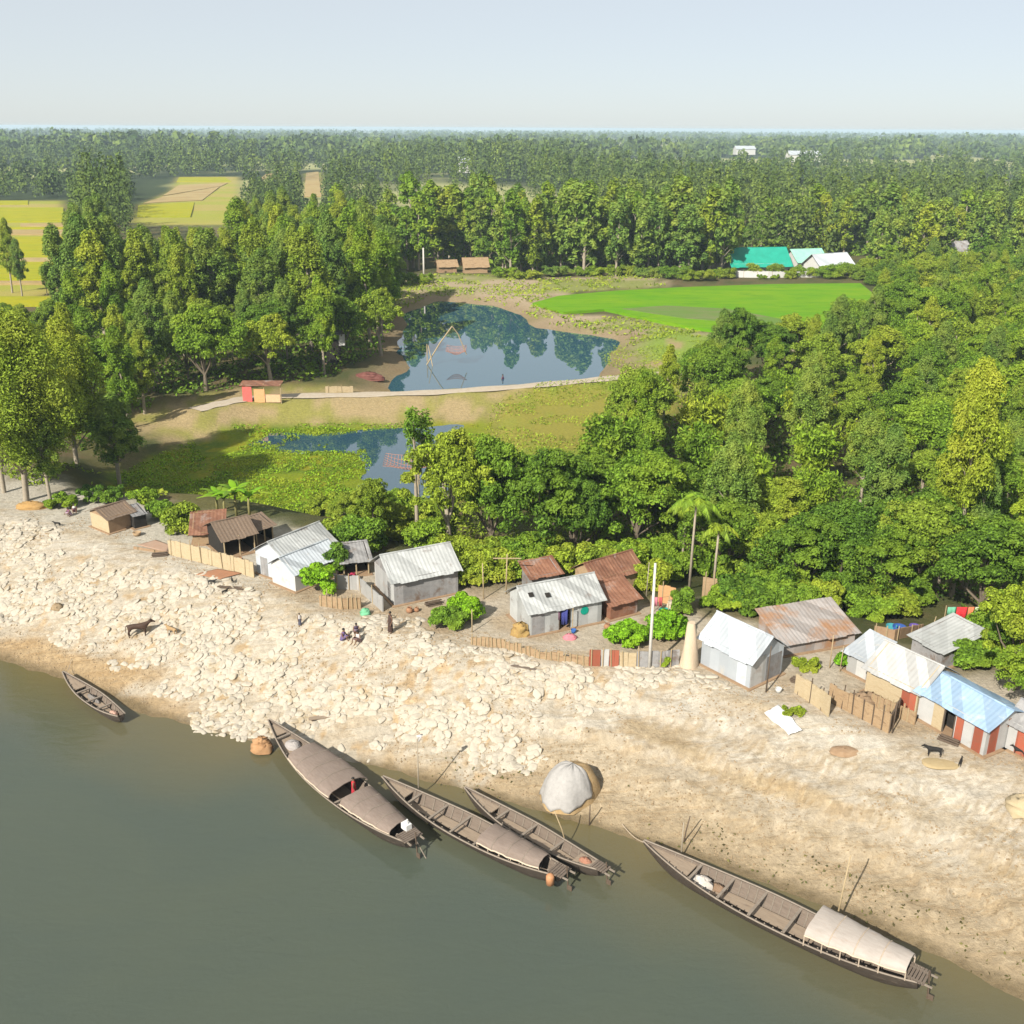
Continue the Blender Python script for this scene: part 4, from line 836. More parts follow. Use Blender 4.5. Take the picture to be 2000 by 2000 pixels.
fence('short pink-brown mat fence running back from the pale mat fence', [(262, 1072), (331, 1083)], .25, MUD, 2)
fence('low brick-brown fence between the sapling and the grey hut', [(625, 1183), (668, 1190), (705, 1188)], 1.0, MATB, 4)
fence('white board fence at the corner of the grey hut', [(655, 1150), (700, 1152), (748, 1195)], 1.3, TIN_P, 2)
fence('twig fence along the yard of the patched grey hut', [(920, 1258), (985, 1268), (1050, 1285), (1150, 1300)], .7, MATB, 8, wob=.3)
fence('red tin fence panel with a grey sheet in it', [(1150, 1300), (1172, 1301)], 1.35, REDP, 1, 'tin_fence')
fence('grey sheet of the red tin fence', [(1174, 1301), (1188, 1301)], 1.35, TIN_P, 1, 'tin_fence')
fence('red tin fence panel right of the grey sheet', [(1190, 1301), (1208, 1302)], 1.35, REDP, 1, 'tin_fence')
fence('tan mat fence beside the red tin fence', [(1210, 1303), (1242, 1304)], 1.2, MATW, 1)
fence('grey tin fence behind the tall white pole', [(1243, 1304), (1285, 1304), (1325, 1300)], 1.35, TIN_D, 2, 'tin_fence')
fence('leaning earth-brown wall right of the long white hut', [(1552, 1352), (1600, 1384), (1618, 1400)], 1.5, MATW, 2, post_mat=DWOOD)
fence('brown mat fence in front of the bean trellis', [(1618, 1370), (1680, 1402), (1735, 1432)], 1.4, MATB, 3, post_mat=DWOOD)
fence('dark plank fence end beside the brown mat fence', [(1735, 1432), (1755, 1395)], 1.3, DWOOD, 3, post_mat=DWOOD)
fence('low mat wall in front of the long pale hut', [(1700, 1376), (1750, 1398), (1786, 1416)], .9, MATB, 4)
fence('brown mud wall around the tub yard', [(1705, 1245), (1745, 1252), (1800, 1240)], 1.0, MUD, 2)
fence('brown mat wall behind the palms', [(1370, 1175), (1405, 1180)], 2.2, MATB, 2)
fence('orange cloth screen behind the tall white pole', [(1285, 1175), (1318, 1182)], 1.6, cloth('orange_cloth', (.6, .34, .16)), 1, 'cloth_screen')
fence('cream low wall on the dike by the pond', [(636, 768), (690, 768)], 1.1, MATW, 2, 'low_wall')
fence('white wall in front of the green-roofed house', [(1420, 541), (1500, 543), (1610, 542)], 1.8, WHITEP, 3, 'compound_wall')
def pole(label, u, v, vt, r=.09, mat=CONC, lean=(0, 0), name='utility_pole', cat='pole', zoff=-.6, arm=0, group=None, z=None):
    p = at(u, v, z); h = hgt(p, vt); o = thing(name, label, cat, p, group=group); b = MB()
    b.tube([(0, 0, zoff), (lean[0] * .5, lean[1] * .5, h * .5), (lean[0], lean[1], h)], [r, r * .85, r * .65], 8); b.build('shaft', mat, o, True)
    if arm:
        b = MB(); b.box((lean[0], lean[1], h - .4), (arm, .08, .08)); b.build('cross_arm', mat, o)
    return o
pole('tall white utility pole in front of the creepers', 1268, 1306, 1100, .13)
pole('distant utility pole on the far pond shore', 828, 540, 484, .3)
pole('thin bleached pole left of the patched grey hut', 988, 1160, 1082, .07, BAMB, (.1, 0), 'wooden_pole', arm=2.4)
pole('bare bamboo pole beside the thin bleached one', 945, 1170, 1100, .06, BAMB, (-.1, 0), 'wooden_pole')
pole('dark pole at the gable end of the long white hut', 1496, 1352, 1262, .06, DWOOD, (.05, .05), 'wooden_pole')
pole('pole standing before the patchwork roof', 1620, 1305, 1240, .05, BAMB, (0, 0), 'wooden_pole')
pole('fence post in front of the bright leafy bush', 922, 1235, 1190, .05, BAMB, (0, 0), 'wooden_pole')
for i, (u, v, vt, ln) in enumerate([(640, 1185, 1150, (0, 0)), (705, 1185, 1160, (0, 0))]): pole(['bamboo pole left of the low brick-brown fence', 'bamboo pole at the white board fence'][i], u, v, vt, .04, BAMB, ln, 'wooden_pole')
pole('white mooring pole with a rag at its top beside the second boat', 818, 1556, 1445, .05, PALEBARK, (0, .05), 'mooring_pole', group='bamboo mooring poles', z=0)
pole('white mooring pole at the bow of the long open boat', 1330, 1676, 1606, .05, PALEBARK, (0, 0), 'mooring_pole', group='bamboo mooring poles', z=0)
pole('long leaning mooring pole beside the pale canopy', 1630, 1812, 1672, .06, BAMB, (.35, .1), 'mooring_pole', group='bamboo mooring poles', z=0)
pole('thin slanting pole at the stern of the narrow inshore boat', 1112, 1655, 1585, .045, BAMB, (-1.0, .1), 'mooring_pole', group='bamboo mooring poles', z=0)
pole('short dark stake in the mud right of the boats', 1151, 1612, 1572, .05, DWOOD, (0, 0), 'stake', z=None)
pole('dark stake leaning in the sand by the long boat', 1333, 1648, 1600, .05, DWOOD, (.4, .3), 'stake')
g = MB(); g.tube([(0, 0, 0), (.25, .05, .1), (.1, 0, -.35)], [.12, .16, .05], 6)
p = at(818, 1556, 0); o = g.build('rag', cloth('white_rag', (.7, .66, .62)), None, True, p + Vector((0, .05, hgt(p, 1440)))); tag(o, 'white rag tied to the top of the mooring pole', 'rag')
# ------------------------------------------------------------------ country boats
HULL = pmat('tarred_hull', (.045, .034, .027), (.08, .062, .048), 3, .7, (.20, .16, .12), .15, 1.0, bump=.3, stretch=(.4, 3, 3))
INNER = pmat('grey_boat_wood', (.14, .108, .085), (.21, .165, .13), 4, .85, (.12, .09, .07), .3, 1.4, bump=.3, stretch=(.4, 4, 4))
PLANK = pmat('pale_plank', (.36, .28, .205), (.27, .205, .15), 3, .85, (.2, .15, .11), .2, 1.2, bump=.3, stretch=(.4, 4, 4))
GUNW = pmat('worn_gunwale', (.22, .18, .145), (.30, .25, .2), 4, .8, bump=.2)
CANB = pmat('brown_mat_canopy', (.205, .158, .130), (.27, .212, .178), 2, .9, (.2, .15, .12), .25, .9, bump=.4, stretch=(1, 5, 1))
CANW = pmat('bleached_canopy', (.40, .35, .31), (.49, .435, .39), 1.5, .85, (.42, .33, .27), .2, .9, bump=.3, stretch=(1, 4, 1))
TRIM = pmat('split_bamboo_trim', (.58, .47, .36), (.50, .40, .30), 4, .7)
ENG = pmat('white_engine_paint', (.72, .72, .70), (.80, .80, .78), 3, .4, spec=.5)
def boat(label, bow, stern, B, fb, bowrise, sternrise, stern_w, canopies=(), thwarts=(), floor=(.18, .86), ribs=18, decks=(), stern_deck=True, engine=False, rudder=True, mat_in=INNER, group='wooden country boats on the shore', heel=0.0):
    a, e = at(*bow, .6), at(*stern, .6); L = math.hypot(e.x - a.x, e.y - a.y)
    o = thing('country_boat', label, 'boat', (a.x, a.y, 0), math.atan2(e.y - a.y, e.x - a.x), group); o.rotation_euler.x = heel
    def W_(t):
        w = math.sin(math.pi / 2 * min(1, t / .52)) ** .85 if t < .52 else 1 - (1 - stern_w) * ((t - .52) / .48) ** 2
        return B / 2 * max(.025, w)
    def Zs(t): return fb + bowrise * max(0, 1 - t / .42) ** 2 + sternrise * max(0, (t - .62) / .38) ** 2
    def Zk(t):
        k = -.22; k += (Zs(0) + .22 - .25) * max(0, 1 - t / .2) ** 2 if t < .2 else 0
        return k + (Zs(1) * .5 + .1) * max(0, (t - .82) / .18) ** 2
    def sec(t, off=0.0):
        w, zs, zk = max(.015, W_(t) - off), Zs(t), Zk(t) + off; r = []
        for j in range(13):
            q = -1 + j / 6; r.append(Vector((L * t, -w * math.copysign(abs(q) ** .75, q), zk + (zs - zk) * abs(q) ** 2.4)))
        return r
    T = [i / 32 for i in range(33)]; b = MB(); S1 = [sec(t) for t in T]; S2 = [sec(t, .07) for t in T]
    b.grid(S1); b.add(S1[-1], [tuple(range(13))])
    b.build('hull', HULL, o, True)
    b = MB(); b.grid([r[::-1] for r in S2]); b.add(S2[-1], [tuple(range(12, -1, -1))]); b.build('inner_planking', mat_in, o, True)
    for sgn in (0, 12):
        b = MB(); b.tube([r[sgn] + Vector((0, (.03 if sgn == 0 else -.03), .0)) for r in S1], .055, 5); b.build('gunwale', GUNW, o)
    def wid(t, z):
        q = max(0, min(1, (z - Zk(t)) / max(.05, Zs(t) - Zk(t)))) ** (1 / 2.4); return max(.03, (W_(t) - .08) * q ** .75)
    for i in range(ribs):
        t = .12 + .76 * i / max(1, ribs - 1); b = MB(); b.tube([p + Vector((0, 0, .02)) for p in sec(t, .10)], .045, 4); b.build('rib', GUNW, o)
    f0, f1 = floor; b = MB(); zf = lambda t: max(.07, Zk(t) + .16); rows_ = []
    for i in range(25):
        t = .05 + .92 * i / 24; w = wid(t, zf(t)) * 1.02; rows_.append([Vector((L * t, y * w, zf(t) + .02)) for y in (-1, -.34, -.30, .30, .34, 1)])
    b.grid(rows_); b.build('bilge', INNER, o)
    b = MB(); rows_ = []
    for i in range(21):
        t = f0 + (f1 - f0) * i / 20; w = wid(t, .24) * .5; rows_.append([Vector((L * t, w * .25 + y * w, max(.22, Zk(t) + .25))) for y in (-1, -.36, -.32, .30, .34, 1)])
    b.grid(rows_); b.grid([[p + Vector((0, 0, -.05)) for p in r_[::-1]] for r_ in rows_]); b.build('floor', PLANK, o)
    for t in thwarts:
        b = MB(); w = W_(t); b.box((L * t, 0, Zs(t) - .06), (.16, 2 * w, .09)); b.build('thwart', GUNW, o)
    for t0, t1, dz in decks:
        b = MB(); rr = []
        for i in range(9):
            t = t0 + (t1 - t0) * i / 8; w = wid(t, Zs(t) - dz) * .98; rr.append([Vector((L * t, y * w, Zs(t) - dz)) for y in (-1, -.5, 0, .5, 1)])
        b.grid(rr); b.grid([[p + Vector((0, 0, -.06)) for p in r[::-1]] for r in rr]); b.build('deck', PLANK, o)
    for (t0, t1, z0, rise, wf, mat, hasposts) in canopies:
        b = MB(); outer, inner = [], []; n = 15
        for i in range(17):
            t = t0 + (t1 - t0) * i / 16; w = W_(t) * wf; zb = fb + z0 + sternrise * .45 * max(0, (t - .62) / .38) ** 2; r1, r2 = [], []
            for k in range(n):
                q = math.pi * k / (n - 1); sag = .03 * math.sin(i * 1.3 + k * .7) + .02 * math.sin(i * 2.9 + k * 1.9) ; p = Vector((L * t, -math.cos(q) * w, zb + (math.sin(q) ** .8) * rise + sag))
                r1.append(p); r2.append(p + Vector((0, math.cos(q) * .04, -.05)))
            outer.append(r1); inner.append(r2)
        b.grid(outer); b.grid([r[::-1] for r in inner]); b.grid([outer[0], inner[0]]); b.grid([inner[-1], outer[-1]])
        b.grid([[outer[i][0], inner[i][0]] for i in range(17)][::-1]); b.grid([[outer[i][-1], inner[i][-1]] for i in range(17)])
        cv = b.build('canopy', mat, o, True)
        for k in (0, n - 1):
            g = MB(); g.tube([r[k] + Vector((0, 0, -.02)) for r in outer], .06, 5); g.build('edge_pole', TRIM, cv)
        for i in (4, 8, 12): g = MB(); g.tube([p + Vector((0, 0, .015)) for p in outer[i]], .03, 4); g.build('hoop', TRIM if mat is CANW else GUNW, cv)
        if hasposts:
            for i in (0, 3, 6, 9, 12, 16):
                for k in (0, n - 1):
                    p = outer[i][k]; t = t0 + (t1 - t0) * i / 16; g = MB(); g.tube([(p.x, p.y * .98, Zs(t) - .05), (p.x, p.y, p.z)], .035, 4); g.build('canopy_post', TRIM, o)
    if stern_deck:
        zz = Zs(1) + .02; w = W_(1)
        for k in range(6): g = MB(); x = L * .965 + .17 * k; g.box((x, 0, zz), (.13, 2 * w + .15, .05)); g.build('stern_slat', INNER, o)
        for s in (-1, 1): g = MB(); g.box((L * .965 + .55, s * w * .8, zz - .05), (1.5, .09, .07)); g.build('stern_beam', GUNW, o)
    if rudder:
        g = MB(); g.tube([(L + .35, .1, Zs(1) + .45), (L + .5, .1, -.2)], .05, 5); g.box((L + .58, .1, .05), (.34, .05, .55)); g.build('rudder', DWOOD, o)
    if engine:
        g = MB(); x = L * .955; g.box((x, .25, Zs(.95) + .32), (.55, .42, .42)); g.tube([(x + .1, .25, Zs(.95) + .5), (x + .1, .25, Zs(.95) + .85)], .06, 6); en_ = g.build('engine', ENG, o)
        g = MB(); g.tube([(x + .3, .3, Zs(.95) + .2), (L + 1.2, .45, -.3)], .035, 5); g.build('propeller_shaft', GUNW, en_)
    o['L'] = L; del o['L']; return o, L, Zs, W_
BOAT_A = boat('broad boat with two brown arched canopies and a white engine at its stern', (527, 1428), (803, 1652), 2.9, .85, .75, .45, .42, [(.27, .60, .28, .5, 1.06, CANB, False), (.655, .93, .16, .46, .92, CANB, True)], (.12, .62, .64), (.14, .66), 8, [(.03, .1, .1), (.11, .24, .28)], engine=True)
BOAT_B = boat('open-decked boat with a small canopy near its stern, beside the two-canopy boat', (748, 1532), (1095, 1716), 2.3, .76, .5, .4, .4, [(.62, .92, .26, .46, .92, CANB, True)], (.2, .34, .47, .6), (.15, .62), 16, [(.04, .16, .12)])
BOAT_C = boat('narrow open boat lying nearest the shore in the middle group', (908, 1550), (1172, 1704), 1.7, .68, .45, .35, .35, [], (.3, .5, .7), (.2, .88), 14, [(.05, .24, .1), (.84, .96, .08)])
BOAT_D = boat('long open boat with a bleached canopy over its stern, at the right', (1256, 1662), (1795, 1926), 2.6, .84, .55, .45, .42, [(.655, .965, .66, .46, 1.1, CANW, True)], (.215, .335, .455, .58), (.12, .66), 26, [(.03, .2, .14)])
BOAT_E = boat('small lone rowing boat moored at the far left', (124, 1318), (238, 1402), 1.45, .56, .35, .3, .35, [], (.36, .55, .72), (.2, .9), 10, [(.05, .3, .08)], stern_deck=False, rudder=False)
def onboat(bt, t, y, z):
    o, L, Zs, W_ = bt; c, s = math.cos(o.rotation_euler.z), math.sin(o.rotation_euler.z); x = L * t
    return Vector((o.location.x + x * c - y * s, o.location.y + x * s + y * c, z)), o.rotation_euler.z
def heap(name, label, cat, loc, size, mat, seed=1, n=10, rz=0, lumps=.25, group=None):
    """a soft irregular mound"""
    r = np.random.default_rng(seed); b = MB(); P_ = []
    for i in range(n + 1):
        q = i / n * math.pi / 2; row = []
        for k in range(16):
            a = 2 * math.pi * k / 16; d = 1 + lumps * (float(fbm(np.array([math.cos(a) * 1.3 + seed * 7.1]), np.array([math.sin(a) * 1.3 + q * 2]), seed)[0]) - .5) * 2
            row.append((math.cos(a) * math.cos(q) * size[0] / 2 * d, math.sin(a) * math.cos(q) * size[1] / 2 * d, size[2] * (math.sin(q) * (.9 + .1 * d)) - .08 * (i == 0)))
        row.append(row[0]); P_.append(row)
    sc_ = min(size) * .09
    P_ = [[(x + sc_ * float(r.normal()) * (k not in (0, len(row) - 1)), y + sc_ * float(r.normal()) * (k not in (0, len(row) - 1)), z + (sc_ * .5 * float(r.normal()) if z > .02 else 0)) for k, (x, y, z) in enumerate(row)] for row in P_]
    b.grid([list(x) for x in zip(*P_)]); o = b.build(name, mat, None, True, loc, rz); return tag(o, label, cat, group)
pos, rz = onboat(BOAT_A, .18, .1, .86); heap('fishing_net', 'grey fishing net heaped on the foredeck of the two-canopy boat', 'net', pos, (1.3, 1.0, .3), pmat('grey_net', (.36, .33, .31), (.46, .42, .40), 9, .95, bump=.7, bscale=30), 2, rz=rz)
pos, rz = onboat(BOAT_A, .245, -.2, .78); heap('sack', 'white sack on the deck just before the first canopy', 'sack', pos, (.8, .4, .3), cloth('white_sack', (.72, .68, .62)), 3, rz=rz)
pos, rz = onboat(BOAT_D, .245, 0, .28); heap('fishing_net', 'white fishing net heaped in the long open boat', 'net', pos, (1.5, .9, .55), cloth('white_net', (.6, .55, .5)), 4, rz=rz)
pos, rz = onboat(BOAT_D, .3, .3, .22); heap('sack', 'brown sacks beside the white net', 'sack', pos, (.9, .6, .35), cloth('brown_sack', (.26, .17, .11)), 5, rz=rz)
pos, rz = onboat(BOAT_C, .9, 0, .62); heap('bundle', 'reddish bundle at the stern of the narrow inshore boat', 'bundle', pos, (.9, .6, .4), cloth('reddish_bundle', (.42, .2, .13)), 6, rz=rz)
pos, rz = onboat(BOAT_E, .86, 0, .3); heap('bundle', 'pink cloth bundle in the stern of the lone rowing boat', 'bundle', pos, (.9, .6, .35), cloth('pink_bundle', (.58, .36, .28)), 7, rz=rz)
pos, rz = onboat(BOAT_E, .5, .1, .2); heap('net_roll', 'grey net roll lying along the lone rowing boat', 'net', pos, (2.0, .4, .3), pmat('dark_net', (.14, .13, .13), (.28, .25, .22), 8, .95, bump=.6), 8, rz=rz)
g = MB(); g.box((0, 0, .3), (.45, .4, .6)); pos, rz = onboat(BOAT_B, .985, -.75, .1)
g2 = MB(); g2.tube([(0, 0, 0), (0, 0, .55), (0, 0, .62), (0, 0, .72)], [.24, .25, .2, .08], 12); o = g2.build('drum', pmat('orange_drum', (.45, .2, .09), (.55, .28, .14), 4, .6), None, True, pos + Vector((0, 0, .5))); tag(o, 'rusty orange drum hung at the stern of the open-decked boat', 'drum')
# ------------------------------------------------------------------ sandbags
SBAG = pmat('sandbag_cloth', (.46, .41, .33), (.52, .47, .39), 1.6, .95, (.40, .32, .21), .4, .8, bump=.4)
def bag_grid(seed):
    r = np.random.default_rng(seed); nu, nv = 7, 10; V = np.zeros((nu, nv, 3)); ax = (.50, .33, .105); ph = r.uniform(0, 6, 4)
    for i in range(nu):
        el = -math.pi / 2 + math.pi * i / (nu - 1)
        for j in range(nv):
            a = 2 * math.pi * j / nv; c = math.copysign(abs(math.cos(a)) ** .55, math.cos(a)); s = math.copysign(abs(math.sin(a)) ** .55, math.sin(a)); ce = abs(math.cos(el)) ** .6
            k = 1 + .10 * math.sin(2 * a + ph[0]) + .06 * math.sin(3 * a + ph[1])
            V[i, j] = (ax[0] * c * ce * k, ax[1] * s * ce * k, ax[2] * math.copysign(abs(math.sin(el)) ** .8, math.sin(el)) * (1 + .25 * math.sin(a + ph[2])))
    Q = [(i * nv + j, i * nv + (j + 1) % nv, (i + 1) * nv + (j + 1) % nv, (i + 1) * nv + j) for i in range(nu - 1) for j in range(nv)]
    return V.reshape(-1, 3), np.array(Q)
BG = [bag_grid(s) for s in range(5)]; BM = []
for V, Q in BG: me = np_mesh('sandbag', V, Q, True); me.materials.append(SBAG); BM.append(me)
spots = []
for k, (poly, dn) in enumerate(((BAGS1, 9), (BAGS2, 10))):
    r = np.random.default_rng(60 + k); pa = np.array(poly); lo, hi = pa.min(0), pa.max(0); n = int((hi - lo).prod() * dn); q = r.uniform(lo, hi, (n, 2))
    ed = pg_dist(q[:, 0], q[:, 1], poly) + (fbm(q[:, 0] * .35, q[:, 1] * .35, 77) - .5) * 6
    ok = (ed > 0) & (fbm(q[:, 0] * .45, q[:, 1] * .45, 78) > .45); spots += list(map(tuple, q[ok]))
spots.sort(key=lambda p: p[1]); arr = np.array(spots); bz = hf(arr[:, 0], arr[:, 1]); e_ = .4
sxx = (hf(arr[:, 0] + e_, arr[:, 1]) - hf(arr[:, 0] - e_, arr[:, 1])) / (2 * e_); syy = (hf(arr[:, 0], arr[:, 1] + e_) - hf(arr[:, 0], arr[:, 1] - e_)) / (2 * e_)
VV, QQ, nv0 = [], [], 0; r = np.random.default_rng(5)
for i, (x, y) in enumerate(spots):
    nrm = Vector((-sxx[i], -syy[i], 1)).normalized(); nrm = (nrm + Vector(r.normal(0, .15, 3))).normalized(); k = r.integers(5); sc = r.uniform(.38, 1.0)
    M = nrm.to_track_quat('Z', 'Y').to_matrix() @ Matrix.Rotation(r.normal(.6, .7), 3, 'Z'); z = bz[i] + r.uniform(-.075, .03)
    if i < 300:
        o = bpy.data.objects.new('sandbag', BM[k]); C.objects.link(o); o.matrix_world = Matrix.Translation((x, y, z)) @ M.to_4x4() @ Matrix.Scale(sc, 4)
        tag(o, 'one of the pale earth-filled bags strewn over the river bank', 'sandbag', 'sandbags strewn over the bank')
    else:
        V = BG[k][0] * sc @ np.array(M).T + np.array([x, y, z]); VV.append(V); QQ.append(BG[k][1] + nv0); nv0 += len(V)
print('bags', len(spots))
me = np_mesh('sandbags', np.concatenate(VV), np.concatenate(QQ), True); me.materials.append(SBAG); tag(link('sandbags', me), 'countless pale bags covering the upper left of the bank', 'sandbags', kind='stuff')
# clods of earth and tufts on the bare silt
CLOD = pmat('earth_clod', (.26, .18, .10), (.40, .31, .20), 3, .95, bump=.6)
r = np.random.default_rng(8); q = np.stack([r.uniform(-50, 34, 60000), r.uniform(38, 105, 60000)], 1); s_ = pl_dist(q[:, 0], q[:, 1], WATERLINE); c_ = pl_dist(q[:, 0], q[:, 1], CREST)
ok = (s_ > .6) & (c_ < 3) & (fbm(q[:, 0] * .3, q[:, 1] * .3, 99) > .5); q = q[ok]; g = hf(q[:, 0], q[:, 1]); n = len(q); sz = r.uniform(.02, .075, n)
base = np.array([(-1, -1, -.4), (1, -1, -.4), (1, 1, -.4), (-1, 1, -.4), (-.6, -.5, .7), (.55, -.6, .6), (.6, .5, .75), (-.5, .6, .6)]); fq = np.array([(0, 1, 5, 4), (1, 2, 6, 5), (2, 3, 7, 6), (3, 0, 4, 7), (4, 5, 6, 7)])
an = r.uniform(0, 6.28, n); ca_, sa_ = np.cos(an)[:, None], np.sin(an)[:, None]; B0 = base[None] * (1 + .3 * r.normal(size=(n, 8, 3)))
V = np.stack([B0[..., 0] * ca_ - B0[..., 1] * sa_, B0[..., 0] * sa_ + B0[..., 1] * ca_, B0[..., 2]], -1) * sz[:, None, None] + np.concatenate([q, g[:, None]], 1)[:, None, :]
me = np_mesh('clods', V.reshape(-1, 3), (fq[None] + 8 * np.arange(n)[:, None, None]).reshape(-1, 4)); me.materials.append(CLOD); tag(link('clods', me), 'crumbs of dried earth scattered on the silt bank', 'clods', kind='stuff')
# ------------------------------------------------------------------ heaps, cloths and yard things
def strawstack():
    p = at(1112, 1556); o = thing('straw_stack', 'white tarp-covered straw stack standing alone on the bank', 'haystack', p, .1)
    def surf(t, a, g=0.0):
        lump = 1 + .10 * math.sin(2 * a + .6) + .06 * math.sin(3 * a + 1) + .035 * math.sin(7 * a + t * 5); rr = 1.78 * (1 - .30 * t) * (1 - t ** 4) ** .5 * lump + g
        return (math.cos(a) * rr * 1.08 + .22 * t, math.sin(a) * rr + .25 * t, 2.5 * t - .1 + g * .6 + .03 * math.sin(9 * a + t * 6))
    b = MB(); b.grid([[surf(i / 13, 2 * math.pi * k / 28) for i in range(14)] for k in range(29)]); b.build('straw', pmat('straw', (.36, .24, .11), (.46, .33, .18), 6, .95, bump=.9), o, True)
    b = MB(); Q_ = []
    for k in range(27):
        a = math.radians(112 + 215 * k / 26); t0 = .03 + .10 * (.5 + .5 * math.sin(k * 1.7)) + .22 * max(0, (k - 19) / 7); Q_.append([surf(t0 + (1 - t0) * i / 13, a, .05 + .02 * math.sin(k * 2.3 + i)) for i in range(14)])
    b.grid(Q_); c = b.build('tarp', cloth('white_tarp', (.44, .42, .40), .8), o, True); md = c.modifiers.new('thickness', 'SOLIDIFY'); md.thickness = .03; md.offset = 1
strawstack()
def cone(name, label, cat, u, v, vt, r0, mat):
    p = at(u, v); h = hgt(p, vt); b = MB(); P_ = []
    for i in range(9):
        t = i / 8; row = []
        for k in range(16): a = 2 * math.pi * k / 16; d = 1 + .1 * math.sin(3 * a + t * 5); row.append((math.cos(a) * r0 * (1 - .62 * t ** .8) * d, math.sin(a) * r0 * (1 - .62 * t ** .8) * d, h * t - .1 * (i == 0)))
        row.append(row[0]); P_.append(row)
    b.grid([list(x) for x in zip(*P_)]); b.add(P_[-1][:-1], [tuple(range(16))]); return tag(b.build(name, mat, None, True, p), label, cat)
cone('jute_stick_stack', 'pale upright cone of jute sticks left of the long white hut', 'stack', 1345, 1300, 1216, .75, pmat('jute_stick', (.58, .44, .30), (.66, .54, .40), 8, .9, bump=.6, stretch=(3, 3, .3)))
heap('earth_mound', 'orange-brown clay mound at the bow of the two-canopy boat', 'mound', at(512, 1462, .2), (1.5, 1.2, .95), pmat('orange_clay', (.36, .19, .085), (.45, .27, .14), 4, .95, bump=.6), 12)
heap('straw_heap', 'orange-brown straw heap by the road at the left end', 'straw', at(62, 992), (3.2, 1.8, .7), pmat('old_straw', (.46, .29, .11), (.38, .22, .08), 5, .95, bump=.7), 13)
heap('clay_lump', 'brown lump of clay among the sandbags', 'lump', at(112, 1188), (1.0, .8, .5), CLOD, 14)
heap('straw_heap', 'round yellow straw heap cut by the right edge of the photo', 'straw', at(1999, 1580), (2.2, 1.8, .9), pmat('yellow_straw', (.44, .35, .21), (.49, .40, .26), 5, .95, bump=.6), 15)
heap('straw_heap', 'flat patch of straw beside the black goat', 'straw', at(1840, 1490), (2.6, 1.3, .12), pmat('tan_straw', (.44, .34, .19), (.40, .3, .16), 5, .95, bump=.6), 16)
heap('rubbish_heap', 'brown heap of dry sticks below the white cloth', 'heap', at(1650, 1468), (2.2, 1.1, .25), MUD, 17)
heap('brush_pile', 'pile of brown brushwood inside the brown mat fence', 'brushwood', at(1690, 1372), (2.4, 1.4, .8), pmat('brushwood', (.2, .13, .08), (.34, .24, .15), 7, .95, bump=.9), 18)
heap('brush_pile', 'dry brushwood against the left end of the patched grey hut', 'brushwood', at(1018, 1240), (1.5, 1.0, 1.1), pmat('dry_leaves', (.42, .3, .1), (.34, .2, .08), 7, .95, bump=.9), 19)
def sheet(name, label, cat, pts, mat, wav=.12, zoff=.06, n=10):
    """cloth spread over the ground between four points"""
    a, b_, c, d = [at(*p) for p in pts]; b = MB(); P_ = []
    for i in range(n + 1):
        row = []
        for j in range(n + 1):
            p = a.lerp(b_, i / n).lerp(d.lerp(c, i / n), j / n); z = gz1(p.x, p.y) + zoff + wav * (float(fbm(np.array([p.x * 2.1]), np.array([p.y * 2.1]), 5)[0]))
            row.append((p.x, p.y, z))
        P_.append(row)
    b.grid(P_); o = b.build(name, mat, None, True); md = o.modifiers.new('thickness', 'SOLIDIFY'); md.thickness = .03; return tag(o, label, cat)
sheet('cloth', 'bright white cloth spread on the slope below the long white hut', 'cloth', [(1492, 1398), (1520, 1382), (1566, 1432), (1540, 1440)], cloth('bright_white_cloth', (.82, .82, .82), .95), .3)
sheet('drying_mat', 'red-brown drying mat in front of the pale mat fence', 'mat', [(383, 1124), (425, 1113), (474, 1121), (430, 1133)], pmat('red_mat', (.40, .19, .10), (.33, .17, .1), 4, .95), .05)
sheet('drying_mat', 'faded red patch spread at the end of the pale mat fence', 'mat', [(268, 1066), (305, 1056), (332, 1066), (328, 1081)], pmat('faded_mat', (.40, .25, .17), (.44, .31, .23), 4, .95), .05)
heap('cloth_bundle', 'pink clothes heap in the yard of the patched grey hut', 'clothes', at(1113, 1247), (1.1, .7, .4), cloth('pink_cloth', (.62, .22, .26)), 20)
heap('cloth_bundle', 'green netting heap at the corner of the grey ridge-roofed hut', 'netting', at(714, 1200), (.9, .7, .55), cloth('green_net', (.18, .5, .28)), 21)
heap('cloth_bundle', 'dark red cloth under the sloping awning', 'clothes', at(690, 1135), (.9, .6, .8), cloth('crimson_cloth', (.4, .03, .08)), 22)
heap('cloth_bundle', 'pale heap against the brown mat wall behind the palms', 'heap', at(1310, 1192), (.9, .7, .9), cloth('cream_sack', (.62, .52, .4)), 23)
def tub(label, u, v, r0, h, mat):
    p = at(u, v); b = MB(); P_ = [[(math.cos(2 * math.pi * k / 16) * rr, math.sin(2 * math.pi * k / 16) * rr, z) for k in range(17)] for rr, z in ((r0 * .05, 0.02), (r0 * .8, 0), (r0, h), (r0 * .93, h), (r0 * .72, .06), (r0 * .03, .06))]
    b.grid([list(x) for x in zip(*P_)]); return tag(b.build('tub', mat, None, True, p), label, 'tub', 'plastic tubs in the yard')
tub('large blue tub in the mud-walled yard', 1755, 1236, .55, .6, cloth('blue_plastic', (.03, .09, .32)))
tub('teal tub left of the blue one in the mud-walled yard', 1740, 1232, .45, .5, cloth('teal_plastic', (.05, .28, .32)))
tub('violet tub at the right end of the mud-walled yard', 1785, 1232, .45, .5, cloth('violet_plastic', (.12, .08, .3)))
tub('teal basin behind the tall white pole', 1298, 1200, .5, .4, cloth('teal_basin', (.03, .35, .27)))
